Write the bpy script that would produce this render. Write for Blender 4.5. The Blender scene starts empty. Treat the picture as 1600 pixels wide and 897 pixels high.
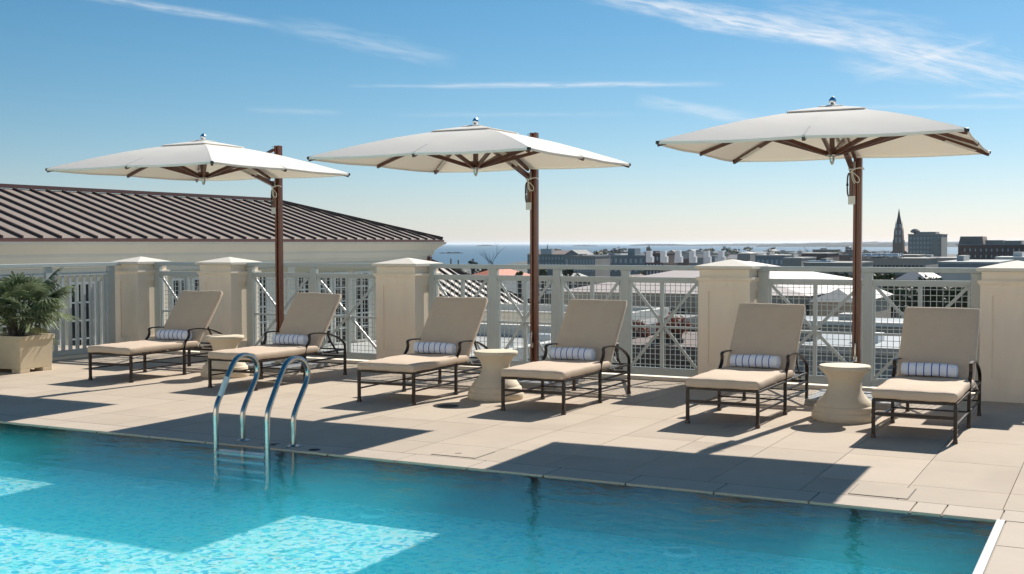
import bpy, math, random
from mathutils import Vector, Matrix
random.seed(7)
C = bpy.context.scene.collection
sc = bpy.context.scene
R = math.radians
PI = math.pi

# ------------------------------------------------------------------ camera
CAM_Z = 1.6
F_PX = 1834.03
YAW = R(27.4509); PITCH = R(2.1113); ROLL = R(-0.1074)
fw = Vector((-math.sin(YAW)*math.cos(PITCH), math.cos(YAW)*math.cos(PITCH), -math.sin(PITCH)))
rt = Vector((math.cos(YAW), math.sin(YAW), 0)); up = rt.cross(fw)
rt, up = (math.cos(ROLL)*rt + math.sin(ROLL)*up), (-math.sin(ROLL)*rt + math.cos(ROLL)*up)
cd = bpy.data.cameras.new('camera'); cam = bpy.data.objects.new('camera', cd); C.objects.link(cam)
cam.matrix_world = Matrix(((rt.x, up.x, -fw.x, 0), (rt.y, up.y, -fw.y, 0), (rt.z, up.z, -fw.z, CAM_Z), (0, 0, 0, 1)))
cd.sensor_fit = 'HORIZONTAL'; cd.sensor_width = 36; cd.lens = 36*F_PX/1600
cd.clip_start = 0.05; cd.clip_end = 90000
sc.camera = cam
def at(u, v, y):
    """world point seen at photo pixel (u, v) on the vertical plane y metres ahead along +Y"""
    d = fw*F_PX + rt*(u-800) - up*(v-448.5)
    t = y/d.y
    return Vector((d.x*t, y, CAM_Z + d.z*t))
def X(u, y): return at(u, 400, y).x
def Zat(v, u, y): return at(u, v, y).z

# ------------------------------------------------------------------ sky, sun, exposure
SUN_EL = R(35.5); SUN_AZ = R(7.5)        # azimuth from +Y towards +X
w = bpy.data.worlds.new('World'); sc.world = w; w.use_nodes = True
nt = w.node_tree; nt.nodes.clear()
N = nt.nodes.new; L = nt.links.new
def wn(t, **k):
    n = N(t)
    for a, b in k.items(): setattr(n, a, b)
    return n
def wmath(op, a, b=None, c=None, clamp=False):
    n = wn('ShaderNodeMath', operation=op, use_clamp=clamp)
    for i, q in enumerate((a, b, c)):
        if q is None: continue
        if isinstance(q, (int, float)): n.inputs[i].default_value = q
        else: L(q, n.inputs[i])
    return n.outputs[0]
sky = wn('ShaderNodeTexSky', sky_type='NISHITA', sun_disc=False)
sky.sun_elevation = SUN_EL; sky.sun_rotation = SUN_AZ
sky.altitude = 20; sky.air_density = 1.0; sky.dust_density = 0.15; sky.ozone_density = 4.0
bg = wn('ShaderNodeBackground'); bg.inputs[1].default_value = 0.060
out = wn('ShaderNodeOutputWorld')
tc = wn('ShaderNodeTexCoord')
def pdir(u, v):
    return (fw*F_PX + rt*(u-800) - up*(v-448.5)).normalized()
def vdot(vec):
    n = wn('ShaderNodeVectorMath', operation='DOT_PRODUCT'); L(tc.outputs['Generated'], n.inputs[0]); n.inputs[1].default_value = vec
    return n.outputs['Value']
# high thin cirrus: streaks along great circles of the sky
streaks = [((900, -14), (1410, 80), 0.0115, 0.78, 1.0), ((1330, 62), (1680, 140), 0.018, 0.62, 1.3), ((1180, 26), (1480, 66), 0.02, .35, 1.4), ((100, -12), (440, 40), 0.0045, 0.40, .5), ((420, 36), (720, 96), 0.0095, 0.26, .9),
           ((660, 134), (1140, 131), 0.0033, 0.55, .5), ((540, 134), (760, 136), 0.002, 0.25, .5), ((990, 156), (1200, 190), 0.0055, 0.42, .8), ((1560, 60), (1330, 122), 0.007, 0.38, .9),
           ((380, 172), (540, 176), 0.003, 0.18, .6), ((600, 180), (1000, 178), 0.0025, 0.14, .6), ((1300, 168), (1640, 166), 0.003, 0.25, .6), ((1480, 150), (1660, 146), 0.003, .3, .6), ((1300, 95), (1500, 130), .009, .30, 1.0)]
acc = None
for (a, b, wd, st, rag) in streaks:
    A, B = pdir(*a), pdir(*b)
    n_ = A.cross(B).normalized(); m = (A+B).normalized(); tdir = (B-A).normalized(); half = (B-A).length/2
    dn = vdot(n_); dt = vdot(tdir); dm = vdot(m)
    cmb = wn('ShaderNodeCombineXYZ'); L(wmath('MULTIPLY', dt, 9.0), cmb.inputs[0]); L(wmath('MULTIPLY', dn, 60.0), cmb.inputs[1]); cmb.inputs[2].default_value = a[0]*.01
    nz = wn('ShaderNodeTexNoise'); nz.inputs['Scale'].default_value = 1.6; nz.inputs['Detail'].default_value = 8; nz.inputs['Roughness'].default_value = .62; L(cmb.outputs[0], nz.inputs['Vector'])
    off = wmath('MULTIPLY', wmath('SUBTRACT', nz.outputs['Fac'], .5), wd*2.4*rag)
    ad = wmath('ABSOLUTE', wmath('ADD', dn, off))
    mask = wmath('SUBTRACT', 1.0, wmath('DIVIDE', ad, wd), clamp=True)
    mask = wmath('POWER', mask, 1.1)
    end = wmath('SUBTRACT', 1.0, wmath('POWER', wmath('ABSOLUTE', wmath('DIVIDE', dt if abs(m.dot(tdir)) < 1e-6 else wmath('SUBTRACT', dt, m.dot(tdir)), half)), 3.0), clamp=True)
    front = wmath('GREATER_THAN', dm, 0.0)
    nz2 = wn('ShaderNodeTexNoise'); nz2.inputs['Scale'].default_value = 5.0; nz2.inputs['Detail'].default_value = 6; L(cmb.outputs[0], nz2.inputs['Vector'])
    tex = wmath('MULTIPLY_ADD', nz2.outputs['Fac'], 3.2, -.75, clamp=True)
    mm = wmath('MULTIPLY', wmath('MULTIPLY', wmath('MULTIPLY', mask, end), wmath('MULTIPLY', front, tex)), st)
    acc = mm if acc is None else wmath('ADD', acc, mm)
acc = wmath('MINIMUM', acc, 0.85)
mix = wn('ShaderNodeMix', data_type='RGBA')
L(acc, mix.inputs['Factor'])
hsv = wn('ShaderNodeHueSaturation'); hsv.inputs['Saturation'].default_value = 1.12
L(sky.outputs[0], hsv.inputs['Color'])
sc_ = wn('ShaderNodeSeparateColor'); cc_ = wn('ShaderNodeCombineColor'); L(hsv.outputs[0], sc_.inputs[0])
L(wmath('SUBTRACT', wmath('MULTIPLY', sc_.outputs[0], .975), wmath('MULTIPLY', wmath('MAXIMUM', wmath('SUBTRACT', sc_.outputs[2], sc_.outputs[0]), 0.0), .12)), cc_.inputs[0]); L(wmath('MULTIPLY_ADD', sc_.outputs[1], 1.0, 0.0), cc_.inputs[1]); L(wmath('MULTIPLY_ADD', sc_.outputs[0], .22, wmath('MULTIPLY', sc_.outputs[2], .95)), cc_.inputs[2])
L(cc_.outputs[0], mix.inputs['A'])
mix.inputs['B'].default_value = (10.5, 11, 11.6, 1)
L(mix.outputs['Result'], bg.inputs[0]); L(bg.outputs[0], out.inputs[0])

sd = bpy.data.lights.new('sun', 'SUN'); sd.energy = 4.8; sd.angle = R(0.5); sd.color = (1, .95, .87)
sun = bpy.data.objects.new('sun', sd); C.objects.link(sun)
sdir = Vector((math.sin(SUN_AZ)*math.cos(SUN_EL), math.cos(SUN_AZ)*math.cos(SUN_EL), math.sin(SUN_EL)))
sun.rotation_euler = sdir.to_track_quat('Z', 'Y').to_euler(); sun.location = (0, 40, 40)
sc.view_settings.view_transform = 'Standard'; sc.view_settings.look = 'None'
sc.view_settings.exposure = 0.5; sc.view_settings.gamma = 1
cy = sc.cycles
cy.max_bounces = 8; cy.transparent_max_bounces = 24; cy.volume_bounces = 4; cy.glossy_bounces = 4; cy.transmission_bounces = 6
cy.use_denoising = True

# ------------------------------------------------------------------ materials
M = {}
def mat(name, col, rough=.6, metal=0.0, var=.12, vscale=6.0, bump=0.0, bscale=40.0, coat=0.0, rnd=0.0, stretch=None, spec=.5, trans=0.0, col2=None, c2scale=1.0, c2thr=.55):
    m = bpy.data.materials.new(name); m.use_nodes = True
    t = m.node_tree; b = t.nodes['Principled BSDF']; n = t.nodes.new; l = t.links.new
    b.inputs['Roughness'].default_value = rough; b.inputs['Metallic'].default_value = metal
    b.inputs['Specular IOR Level'].default_value = spec
    b.inputs['Coat Weight'].default_value = coat; b.inputs['Coat Roughness'].default_value = .1
    tcn = n('ShaderNodeTexCoord'); src = tcn.outputs['Object']
    if stretch:
        mp = n('ShaderNodeMapping'); mp.inputs['Scale'].default_value = stretch; l(src, mp.inputs[0]); src = mp.outputs[0]
    if rnd:
        oi = n('ShaderNodeObjectInfo'); ad = n('ShaderNodeVectorMath'); ad.operation = 'ADD'
        l(src, ad.inputs[0])
        ml = n('ShaderNodeMath'); ml.operation = 'MULTIPLY'; ml.inputs[1].default_value = 37.0; l(oi.outputs['Random'], ml.inputs[0]); l(ml.outputs[0], ad.inputs[1]); src = ad.outputs[0]
    nz = n('ShaderNodeTexNoise'); nz.inputs['Scale'].default_value = vscale; nz.inputs['Detail'].default_value = 7; nz.inputs['Roughness'].default_value = .6; l(src, nz.inputs['Vector'])
    mr = n('ShaderNodeMapRange'); mr.inputs[1].default_value = .25; mr.inputs[2].default_value = .75; mr.inputs[3].default_value = 1-var; mr.inputs[4].default_value = 1+var; l(nz.outputs['Fac'], mr.inputs[0])
    cur = mr.outputs[0]
    if rnd:
        mr2 = n('ShaderNodeMapRange'); mr2.inputs[3].default_value = 1-rnd; mr2.inputs[4].default_value = 1+rnd; l(oi.outputs['Random'], mr2.inputs[0])
        mu = n('ShaderNodeMath'); mu.operation = 'MULTIPLY'; l(cur, mu.inputs[0]); l(mr2.outputs[0], mu.inputs[1]); cur = mu.outputs[0]
    base = n('ShaderNodeRGB'); base.outputs[0].default_value = (*col, 1); bc = base.outputs[0]
    if col2:
        n3 = n('ShaderNodeTexNoise'); n3.inputs['Scale'].default_value = c2scale; n3.inputs['Detail'].default_value = 5; l(src, n3.inputs['Vector'])
        r3 = n('ShaderNodeMapRange'); r3.inputs[1].default_value = c2thr-.06; r3.inputs[2].default_value = c2thr+.06; l(n3.outputs['Fac'], r3.inputs[0])
        mx = n('ShaderNodeMix'); mx.data_type = 'RGBA'; l(r3.outputs[0], mx.inputs['Factor']); l(bc, mx.inputs['A']); mx.inputs['B'].default_value = (*col2, 1); bc = mx.outputs['Result']
    vm = n('ShaderNodeVectorMath'); vm.operation = 'SCALE'; l(bc, vm.inputs[0]); l(cur, vm.inputs['Scale'])
    l(vm.outputs[0], b.inputs['Base Color'])
    if bump:
        n2 = n('ShaderNodeTexNoise'); n2.inputs['Scale'].default_value = bscale; n2.inputs['Detail'].default_value = 5; l(src, n2.inputs['Vector'])
        bp = n('ShaderNodeBump'); bp.inputs['Strength'].default_value = bump; bp.inputs['Distance'].default_value = .01; l(n2.outputs['Fac'], bp.inputs['Height']); l(bp.outputs[0], b.inputs['Normal'])
    if trans:
        tr = n('ShaderNodeBsdfTranslucent'); l(vm.outputs[0], tr.inputs[0]); ms = n('ShaderNodeMixShader'); ms.inputs[0].default_value = trans
        l(b.outputs[0], ms.inputs[1]); l(tr.outputs[0], ms.inputs[2]); l(ms.outputs[0], t.nodes['Material Output'].inputs[0])
    M[name] = m; return m
mat('deck', (.53, .44, .345), .85, var=.06, vscale=2.2, bump=.04, bscale=120, rnd=.05, spec=.12, col2=(.475, .39, .305), c2scale=1.1, c2thr=.63)
mat('coping', (.54, .45, .36), .8, var=.05, vscale=4, bump=.04, bscale=120, rnd=.03, spec=.15)
mat('grout', (.16, .14, .12), .9, var=.1)
mat('grout_deck', (.40, .345, .29), .9, var=.1)
mat('stucco', (.93, .80, .64), .8, var=.045, vscale=2.2, bump=.05, bscale=160, col2=(.895, .77, .61), c2scale=1.6, c2thr=.60, stretch=(2.5, 2.5, .8))
mat('stucco_cap', (.80, .73, .62), .8, var=.05, vscale=3, bump=.04, bscale=120)
mat('fence_paint', (.51, .55, .53), .38, var=.04, vscale=5, metal=.0)
mat('cushion', (.63, .49, .365), .9, var=.05, vscale=9, bump=.05, bscale=300)
mat('frame_metal', (.030, .019, .016), .33, metal=.3, var=.2, vscale=20)
mat('sling', (.05, .045, .04), .6, var=.2)
mat('towel_white', (.86, .88, .95), .95, var=.04, vscale=30, bump=.08, bscale=300)
mat('towel_blue', (.04, .10, .48), .95, var=.1, vscale=30, bump=.08, bscale=300)
mat('cast_stone', (.72, .60, .44), .75, var=.06, vscale=7, bump=.08, bscale=130)
mat('planter', (.66, .55, .38), .7, var=.05, vscale=4, bump=.15, bscale=100)
mat('wood', (.155, .048, .022), .34, var=.35, vscale=3, stretch=(14, 14, 1.2), bump=.05, coat=.25)
mat('wood_dark', (.11, .038, .02), .38, var=.35, vscale=3, stretch=(10, 10, 2), coat=.2)
mat('canvas', (.99, .935, .85), .9, var=.02, vscale=2, bump=.12, bscale=6, trans=.24)
mat('canvas_strap', (.62, .57, .50), .9, var=.04)
mat('chrome', (.78, .79, .80), .09, metal=1, var=.03)
mat('steel', (.52, .51, .48), .22, metal=1, var=.10, vscale=8, stretch=(1, 1, 6))
mat('bracket_grey', (.48, .49, .48), .35, metal=.6, var=.03)
mat('white_plastic', (.72, .72, .70), .4, var=.03)
mat('base_slab', (.30, .31, .31), .7, var=.12, vscale=10, bump=.3, bscale=60)
mat('dark_plastic', (.03, .03, .03), .4)
mat('cord', (.75, .70, .60), .8)
mat('drain', (.08, .075, .07), .6)
mat('marking', (.05, .05, .055), .7)
mat('pool_lip', (.86, .84, .80), .3, var=.03)
mat('wall_cream', (.72, .66, .54), .8, var=.04, vscale=.8)
mat('cornice', (.80, .73, .60), .75, var=.04, vscale=.8)
mat('head_band', (.62, .52, .34), .8, var=.04)
mat('win_frame', (.70, .68, .60), .6)
mat('glass_dark', (.018, .02, .022), .12, var=.3, vscale=1.2, spec=.6)
mat('roof_sheet', (.33, .26, .205), .5, var=.08, vscale=1.0, metal=0.0, rnd=.05)
mat('roof_batten', (.095, .055, .043), .5, var=.2)
mat('roof_fascia', (.13, .055, .045), .5, var=.1)
mat('membrane', (.42, .42, .40), .8, var=.14, vscale=.5, col2=(.34, .34, .33), c2scale=.22)
mat('parapet', (.66, .64, .58), .75, var=.06)
mat('pink_roof', (.60, .50, .45), .6, var=.04, vscale=.4)
mat('siding', (.34, .335, .315), .8, var=.08, vscale=.4, stretch=(1, 1, 14))
mat('vent_white', (.74, .75, .74), .5, var=.04)
mat('terracotta', (.62, .19, .10), .7, var=.15, vscale=3)
mat('brick', (.20, .095, .075), .9, var=.18, vscale=1.5, bump=.1)
mat('brick_dark', (.14, .095, .085), .9, var=.16, vscale=.4)
mat('brick_brown', (.27, .205, .17), .9, var=.15, vscale=.2)
mat('spire', (.15, .13, .125), .8, var=.12, vscale=.2)
mat('concrete_far', (.30, .29, .26), .85, var=.1, vscale=.1)
mat('concrete_deck', (.36, .32, .28), .85, var=.1, vscale=.1)
mat('blue_grey', (.21, .245, .265), .6, var=.12, vscale=.15)
mat('roof_grey', (.22, .22, .21), .8, var=.2, vscale=.2)
mat('roof_light', (.46, .435, .40), .7, var=.12, vscale=.2)
mat('roof_brown', (.17, .12, .10), .8, var=.2, vscale=.2)
mat('wall_white', (.58, .57, .54), .8, var=.1, vscale=.2)
mat('wall_tan', (.42, .34, .26), .8, var=.1, vscale=.2)
mat('wall_brown', (.13, .10, .085), .9, var=.2, vscale=.3)
mat('win_far', (.45, .50, .52), .3, var=.2)
mat('car_white', (.75, .75, .75), .25, var=.03)
mat('car_grey', (.25, .26, .28), .25, var=.03)
mat('car_dark', (.04, .045, .06), .25, var=.03)
mat('tyre', (.02, .02, .02), .8)
mat('bark', (.075, .06, .05), .9, var=.25, vscale=3, bump=.4)
mat('bark_far', (.10, .085, .075), .9, var=.2)
mat('leaf_dark', (.045, .060, .028), .6, var=.4, vscale=2, trans=.08)
mat('leaf_mid', (.065, .085, .03), .6, var=.4, vscale=2, trans=.08)
mat('leaf_yellow', (.13, .12, .03), .6, var=.35, vscale=2, trans=.08)
mat('leaf_rust', (.36, .12, .065), .7, var=.35, vscale=2, trans=.08)
mat('palm_leaf', (.15, .19, .105), .55, var=.35, vscale=6, trans=.25, rnd=.35, spec=.3)
mat('palm_leaf_light', (.20, .25, .12), .55, var=.3, vscale=6, trans=.3, rnd=.3, spec=.3)
mat('soil', (.05, .035, .025), .95, var=.3, vscale=20, bump=.6)
mat('land', (.085, .085, .07), .95, var=.5, vscale=.012, col2=(.11, .11, .095), c2scale=.02, c2thr=.52)
mat('wood_far', (.008, .026, .036), .9, var=.4, vscale=.02)
mat('asphalt', (.09, .09, .09), .9, var=.2, vscale=.1)
mat('pool_wall', (.45, .93, .92), .4, var=.12, vscale=30)
mat('waterline', (.16, .42, .36), .3, var=.45, vscale=5, col2=(.42, .50, .36), c2scale=2.2, c2thr=.55)
mat('disc_ring', (.75, .95, .95), .4)
mat('disc', (.03, .14, .28), .4)

# pool floor: small irregular glass mosaic in white, aqua, blue and sand; wavy pale cells also imitate caustics
def mosaic():
    m = bpy.data.materials.new('mosaic'); m.use_nodes = True; t = m.node_tree; b = t.nodes['Principled BSDF']; n = t.nodes.new; l = t.links.new
    tcn = n('ShaderNodeTexCoord')
    nz = n('ShaderNodeTexNoise'); nz.inputs['Scale'].default_value = 9; nz.inputs['Detail'].default_value = 3; l(tcn.outputs['Object'], nz.inputs['Vector'])
    mx = n('ShaderNodeMix'); mx.data_type = 'RGBA'; mx.blend_type = 'LINEAR_LIGHT'; mx.inputs['Factor'].default_value = .06; l(tcn.outputs['Object'], mx.inputs['A']); l(nz.outputs['Color'], mx.inputs['B'])
    v = n('ShaderNodeTexVoronoi'); v.inputs['Scale'].default_value = 30; l(mx.outputs['Result'], v.inputs['Vector'])
    sx = n('ShaderNodeSeparateColor'); l(v.outputs['Color'], sx.inputs[0])
    cr = n('ShaderNodeValToRGB'); cr.color_ramp.interpolation = 'CONSTANT'
    els = [(0, (.38, .86, .80)), (.16, (.92, .98, .90)), (.36, (.20, .62, .70)), (.46, (.62, .92, .84)), (.60, (1.0, 1.0, .97)), (.76, (.10, .42, .48)), (.84, (1.0, .80, .64)), (.91, (.10, .42, .72))]
    cr.color_ramp.elements[0].position = 0; cr.color_ramp.elements[0].color = (*els[0][1], 1)
    cr.color_ramp.elements[1].position = els[1][0]; cr.color_ramp.elements[1].color = (*els[1][1], 1)
    for p_, c_ in els[2:]:
        e = cr.color_ramp.elements.new(p_); e.color = (*c_, 1)
    l(sx.outputs[0], cr.inputs[0]); l(cr.outputs[0], b.inputs['Base Color']); b.inputs['Roughness'].default_value = .5
    M['mosaic'] = m
mosaic()
def wvol(t, o):
    pv = t.nodes.new('ShaderNodeVolumePrincipled'); pv.inputs['Color'].default_value = (.13, .93, .98, 1); pv.inputs['Density'].default_value = WDEN; pv.inputs['Anisotropy'].default_value = -.5
    t.links.new(pv.outputs[0], o.inputs['Volume'])
WDEN = .44
def water_mats():
    m = bpy.data.materials.new('water_surface'); m.use_nodes = True; t = m.node_tree; t.nodes.clear(); n = t.nodes.new; l = t.links.new
    o = n('ShaderNodeOutputMaterial'); g = n('ShaderNodeBsdfGlossy'); g.inputs['Roughness'].default_value = .03; g.inputs[0].default_value = (1, 1, 1, 1)
    tr = n('ShaderNodeBsdfTransparent'); tr.inputs[0].default_value = (.90, .99, 1, 1); ms = n('ShaderNodeMixShader'); ge = n('ShaderNodeNewGeometry')
    tcn = n('ShaderNodeTexCoord'); mp = n('ShaderNodeMapping'); mp.inputs['Scale'].default_value = (1.0, 1.8, 1); mp.inputs['Rotation'].default_value = (0, 0, R(20)); l(tcn.outputs['Object'], mp.inputs[0])
    n1 = n('ShaderNodeTexNoise'); n1.inputs['Scale'].default_value = 2.6; n1.inputs['Detail'].default_value = 3; n1.inputs['Roughness'].default_value = .5; n1.inputs['Distortion'].default_value = .4; l(mp.outputs[0], n1.inputs['Vector'])
    n2 = n('ShaderNodeTexNoise'); n2.inputs['Scale'].default_value = 11; n2.inputs['Detail'].default_value = 2; l(mp.outputs[0], n2.inputs['Vector'])
    ad = n('ShaderNodeMath'); ad.operation = 'MULTIPLY_ADD'; ad.inputs[1].default_value = .22; l(n2.outputs['Fac'], ad.inputs[0]); l(n1.outputs['Fac'], ad.inputs[2])
    bp = n('ShaderNodeBump'); bp.inputs['Strength'].default_value = 1; bp.inputs['Distance'].default_value = .0075; l(ad.outputs[0], bp.inputs['Height'])
    l(bp.outputs[0], g.inputs['Normal'])
    dp = n('ShaderNodeVectorMath'); dp.operation = 'DOT_PRODUCT'; l(bp.outputs[0], dp.inputs[0]); l(ge.outputs['Incoming'], dp.inputs[1])
    def mth(op, a, b):
        q = n('ShaderNodeMath'); q.operation = op; q.use_clamp = op != 'MULTIPLY'
        for i_, v_ in enumerate((a, b)):
            if isinstance(v_, (int, float)): q.inputs[i_].default_value = v_
            else: l(v_, q.inputs[i_])
        return q.outputs[0]
    ab = n('ShaderNodeMath'); ab.operation = 'ABSOLUTE'; l(dp.outputs['Value'], ab.inputs[0])
    sch = mth('ADD', mth('MULTIPLY', mth('POWER', mth('SUBTRACT', 1.0, ab.outputs[0]), 5.0), .46), .02)     # reflectance rising towards grazing, the same from both sides
    l(sch, ms.inputs[0]); l(tr.outputs[0], ms.inputs[1]); l(g.outputs[0], ms.inputs[2]); l(ms.outputs[0], o.inputs[0])
    wvol(t, o)
    M['water_surface'] = m
    m = bpy.data.materials.new('water_side'); m.use_nodes = True; t = m.node_tree; t.nodes.clear(); n = t.nodes.new; l = t.links.new
    o = n('ShaderNodeOutputMaterial'); tr = n('ShaderNodeBsdfTransparent'); l(tr.outputs[0], o.inputs[0])
    wvol(t, o)
    M['water_side'] = m
    m = bpy.data.materials.new('sea_water'); m.use_nodes = True; t = m.node_tree; b = t.nodes['Principled BSDF']; n = t.nodes.new; l = t.links.new
    b.inputs['Base Color'].default_value = (.03, .07, .11, 1); b.inputs['Roughness'].default_value = .28; b.inputs['IOR'].default_value = 1.33
    tcn = n('ShaderNodeTexCoord'); mp = n('ShaderNodeMapping'); mp.inputs['Scale'].default_value = (.02, .05, 1); l(tcn.outputs['Object'], mp.inputs[0])
    n1 = n('ShaderNodeTexNoise'); n1.inputs['Scale'].default_value = 1; n1.inputs['Detail'].default_value = 6; l(mp.outputs[0], n1.inputs['Vector'])
    bp = n('ShaderNodeBump'); bp.inputs['Strength'].default_value = .6; bp.inputs['Distance'].default_value = 2; l(n1.outputs['Fac'], bp.inputs['Height']); l(bp.outputs[0], b.inputs['Normal'])
    M['sea_water'] = m
water_mats()

# ------------------------------------------------------------------ mesh builder
class MB:
    def __init__(s): s.v = []; s.f = []; s.mi = []; s.k = 0
    def add(s, vs, fs, mi=None):
        o = len(s.v); s.v += [tuple(v) for v in vs]; s.f += [tuple(i+o for i in f) for f in fs]; s.mi += [s.k if mi is None else mi]*len(fs); return s
    def box(s, c, d, rz=0, mi=None):
        x, y, z = [q/2 for q in d]; m = Matrix.Rotation(rz, 3, 'Z'); c = Vector(c)
        vs = [c + m @ Vector((a*x, b*y, e*z)) for a in (-1, 1) for b in (-1, 1) for e in (-1, 1)]
        return s.add(vs, [(0, 1, 3, 2), (4, 6, 7, 5), (0, 4, 5, 1), (2, 3, 7, 6), (0, 2, 6, 4), (1, 5, 7, 3)], mi)
    def b2(s, x0, x1, y0, y1, z0, z1, mi=None):
        return s.box(((x0+x1)/2, (y0+y1)/2, (z0+z1)/2), (x1-x0, y1-y0, z1-z0), 0, mi)
    def frust(s, c, a, b, h, mi=None):     # bottom centre c, bottom size a, top size b
        c = Vector(c); vs = []
        for (sx, sy), z in ((a, 0), (b, h)):
            vs += [c + Vector((i*sx/2, j*sy/2, z)) for i, j in ((-1, -1), (1, -1), (1, 1), (-1, 1))]
        return s.add(vs, [(3, 2, 1, 0), (4, 5, 6, 7), (0, 1, 5, 4), (1, 2, 6, 5), (2, 3, 7, 6), (3, 0, 4, 7)], mi)
    def sweep(s, path, w, h, upv=(0, 0, 1), caps=True, mi=None):   # rectangular bar along a path
        P = [Vector(p) for p in path]; u0 = Vector(upv); vs = []
        for i, p in enumerate(P):
            d = (P[min(i+1, len(P)-1)] - P[max(i-1, 0)]).normalized()
            sd_ = d.cross(u0)
            if sd_.length < 1e-4: sd_ = d.cross(Vector((0, 1, 0)))
            sd_.normalize(); uu = sd_.cross(d).normalized()
            vs += [p + sd_*(a*w/2) + uu*(b*h/2) for a, b in ((-1, -1), (1, -1), (1, 1), (-1, 1))]
        fs = []
        for i in range(len(P)-1):
            o = i*4
            fs += [(o+j, o+(j+1) % 4, o+4+(j+1) % 4, o+4+j) for j in range(4)]
        if caps: fs += [(3, 2, 1, 0), tuple(len(vs)-4+j for j in range(4))]
        return s.add(vs, fs, mi)
    def bar(s, a, b, w, h=None, upv=(0, 0, 1), mi=None): return s.sweep([a, b], w, h or w, upv, True, mi)
    def tube(s, path, r, n=8, caps=True, mi=None):
        P = [Vector(p) for p in path]; rs = r if isinstance(r, (list, tuple)) else [r]*len(P); vs = []; ref = None
        for i, p in enumerate(P):
            d = (P[min(i+1, len(P)-1)] - P[max(i-1, 0)]).normalized()
            if ref is None:
                ref = d.cross(Vector((0, 0, 1)))
                if ref.length < .05: ref = d.cross(Vector((1, 0, 0)))
            ref = (ref - d*ref.dot(d)).normalized(); o = d.cross(ref)
            vs += [p + (ref*math.cos(2*PI*j/n) + o*math.sin(2*PI*j/n))*rs[i] for j in range(n)]
        fs = [(i*n+j, i*n+(j+1) % n, (i+1)*n+(j+1) % n, (i+1)*n+j) for i in range(len(P)-1) for j in range(n)]
        if caps: fs += [tuple(reversed(range(n))), tuple(len(vs)-n+j for j in range(n))]
        return s.add(vs, fs, mi)
    def lathe(s, prof, n=24, c=(0, 0, 0), axis='Z', mi=None):
        c = Vector(c); vs = []
        for r, z in prof:
            for j in range(n):
                a = 2*PI*j/n; p = Vector((r*math.cos(a), r*math.sin(a), z))
                if axis == 'X': p = Vector((p.z, p.x, p.y))
                vs.append(c+p)
        fs = [(i*n+j, i*n+(j+1) % n, (i+1)*n+(j+1) % n, (i+1)*n+j) for i in range(len(prof)-1) for j in range(n)]
        if prof[0][0] > 1e-5: fs.append(tuple(reversed(range(n))))
        if prof[-1][0] > 1e-5: fs.append(tuple(len(vs)-n+j for j in range(n)))
        if isinstance(mi, list):
            full = []
            for i in range(len(prof)-1): full += [mi[i]]*n
            full += [mi[0]]*(len(fs)-len(full)); s.add(vs, fs, 0); s.mi[-len(fs):] = full; return s
        return s.add(vs, fs, mi)
    def quad(s, *p, mi=None): return s.add(p, [tuple(range(len(p)))], mi)
    def rbox(s, c, d, r=.02, seg=(6, 6, 3), puff=0.0, mt=None, wob=0.0, mi=None):
        """soft box: a subdivided cube with rounded edges; d full size"""
        c = Vector(c); hx, hy, hz = d[0]/2, d[1]/2, d[2]/2; idx = {}; vs = []; fs = []
        nx, ny, nz_ = seg
        def co(t, n_, h):   # extra loops near both ends
            return -h + 2*h*t/n_
        def vid(i, j, k):
            key = (i, j, k)
            if key in idx: return idx[key]
            p = Vector((co(i, nx, hx), co(j, ny, hy), co(k, nz_, hz)))
            for ax, h, q, nn in ((0, hx, i, nx), (1, hy, j, ny), (2, hz, k, nz_)):
                if 0 < q < nn and nn > 3:
                    if q == 1: p[ax] = -h + r*.45
                    elif q == nn-1: p[ax] = h - r*.45
                    else: p[ax] = -h + r + (2*h-2*r)*(q-2)/(nn-4) if nn > 4 else 0
            inner = Vector((max(-hx+r, min(hx-r, p.x)), max(-hy+r, min(hy-r, p.y)), max(-hz+r, min(hz-r, p.z))))
            dd = p-inner
            if dd.length > 1e-9: p = inner + dd.normalized()*min(r, dd.length if dd.length < r else r)
            if puff and k in (0, nz_): p.z += (1 if k else -.3)*puff*(1-(abs(p.x)/hx)**4)*(1-(abs(p.y)/hy)**4)
            if wob: p += Vector((math.sin(p.y*23+p.z*9), math.sin(p.x*19+1), math.sin(p.x*13+p.y*17)))*wob
            idx[key] = len(vs); vs.append(p); return idx[key]
        def face(a, b, c_, e): fs.append((vid(*a), vid(*b), vid(*c_), vid(*e)))
        for i in range(nx):
            for j in range(ny):
                face((i, j, 0), (i, j+1, 0), (i+1, j+1, 0), (i+1, j, 0)); face((i, j, nz_), (i+1, j, nz_), (i+1, j+1, nz_), (i, j+1, nz_))
        for i in range(nx):
            for k in range(nz_):
                face((i, 0, k), (i+1, 0, k), (i+1, 0, k+1), (i, 0, k+1)); face((i, ny, k), (i, ny, k+1), (i+1, ny, k+1), (i+1, ny, k))
        for j in range(ny):
            for k in range(nz_):
                face((0, j, k), (0, j, k+1), (0, j+1, k+1), (0, j+1, k)); face((nx, j, k), (nx, j+1, k), (nx, j+1, k+1), (nx, j, k+1))
        mt = mt or Matrix.Identity(3)
        return s.add([c + mt @ v for v in vs], fs, mi)
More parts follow.
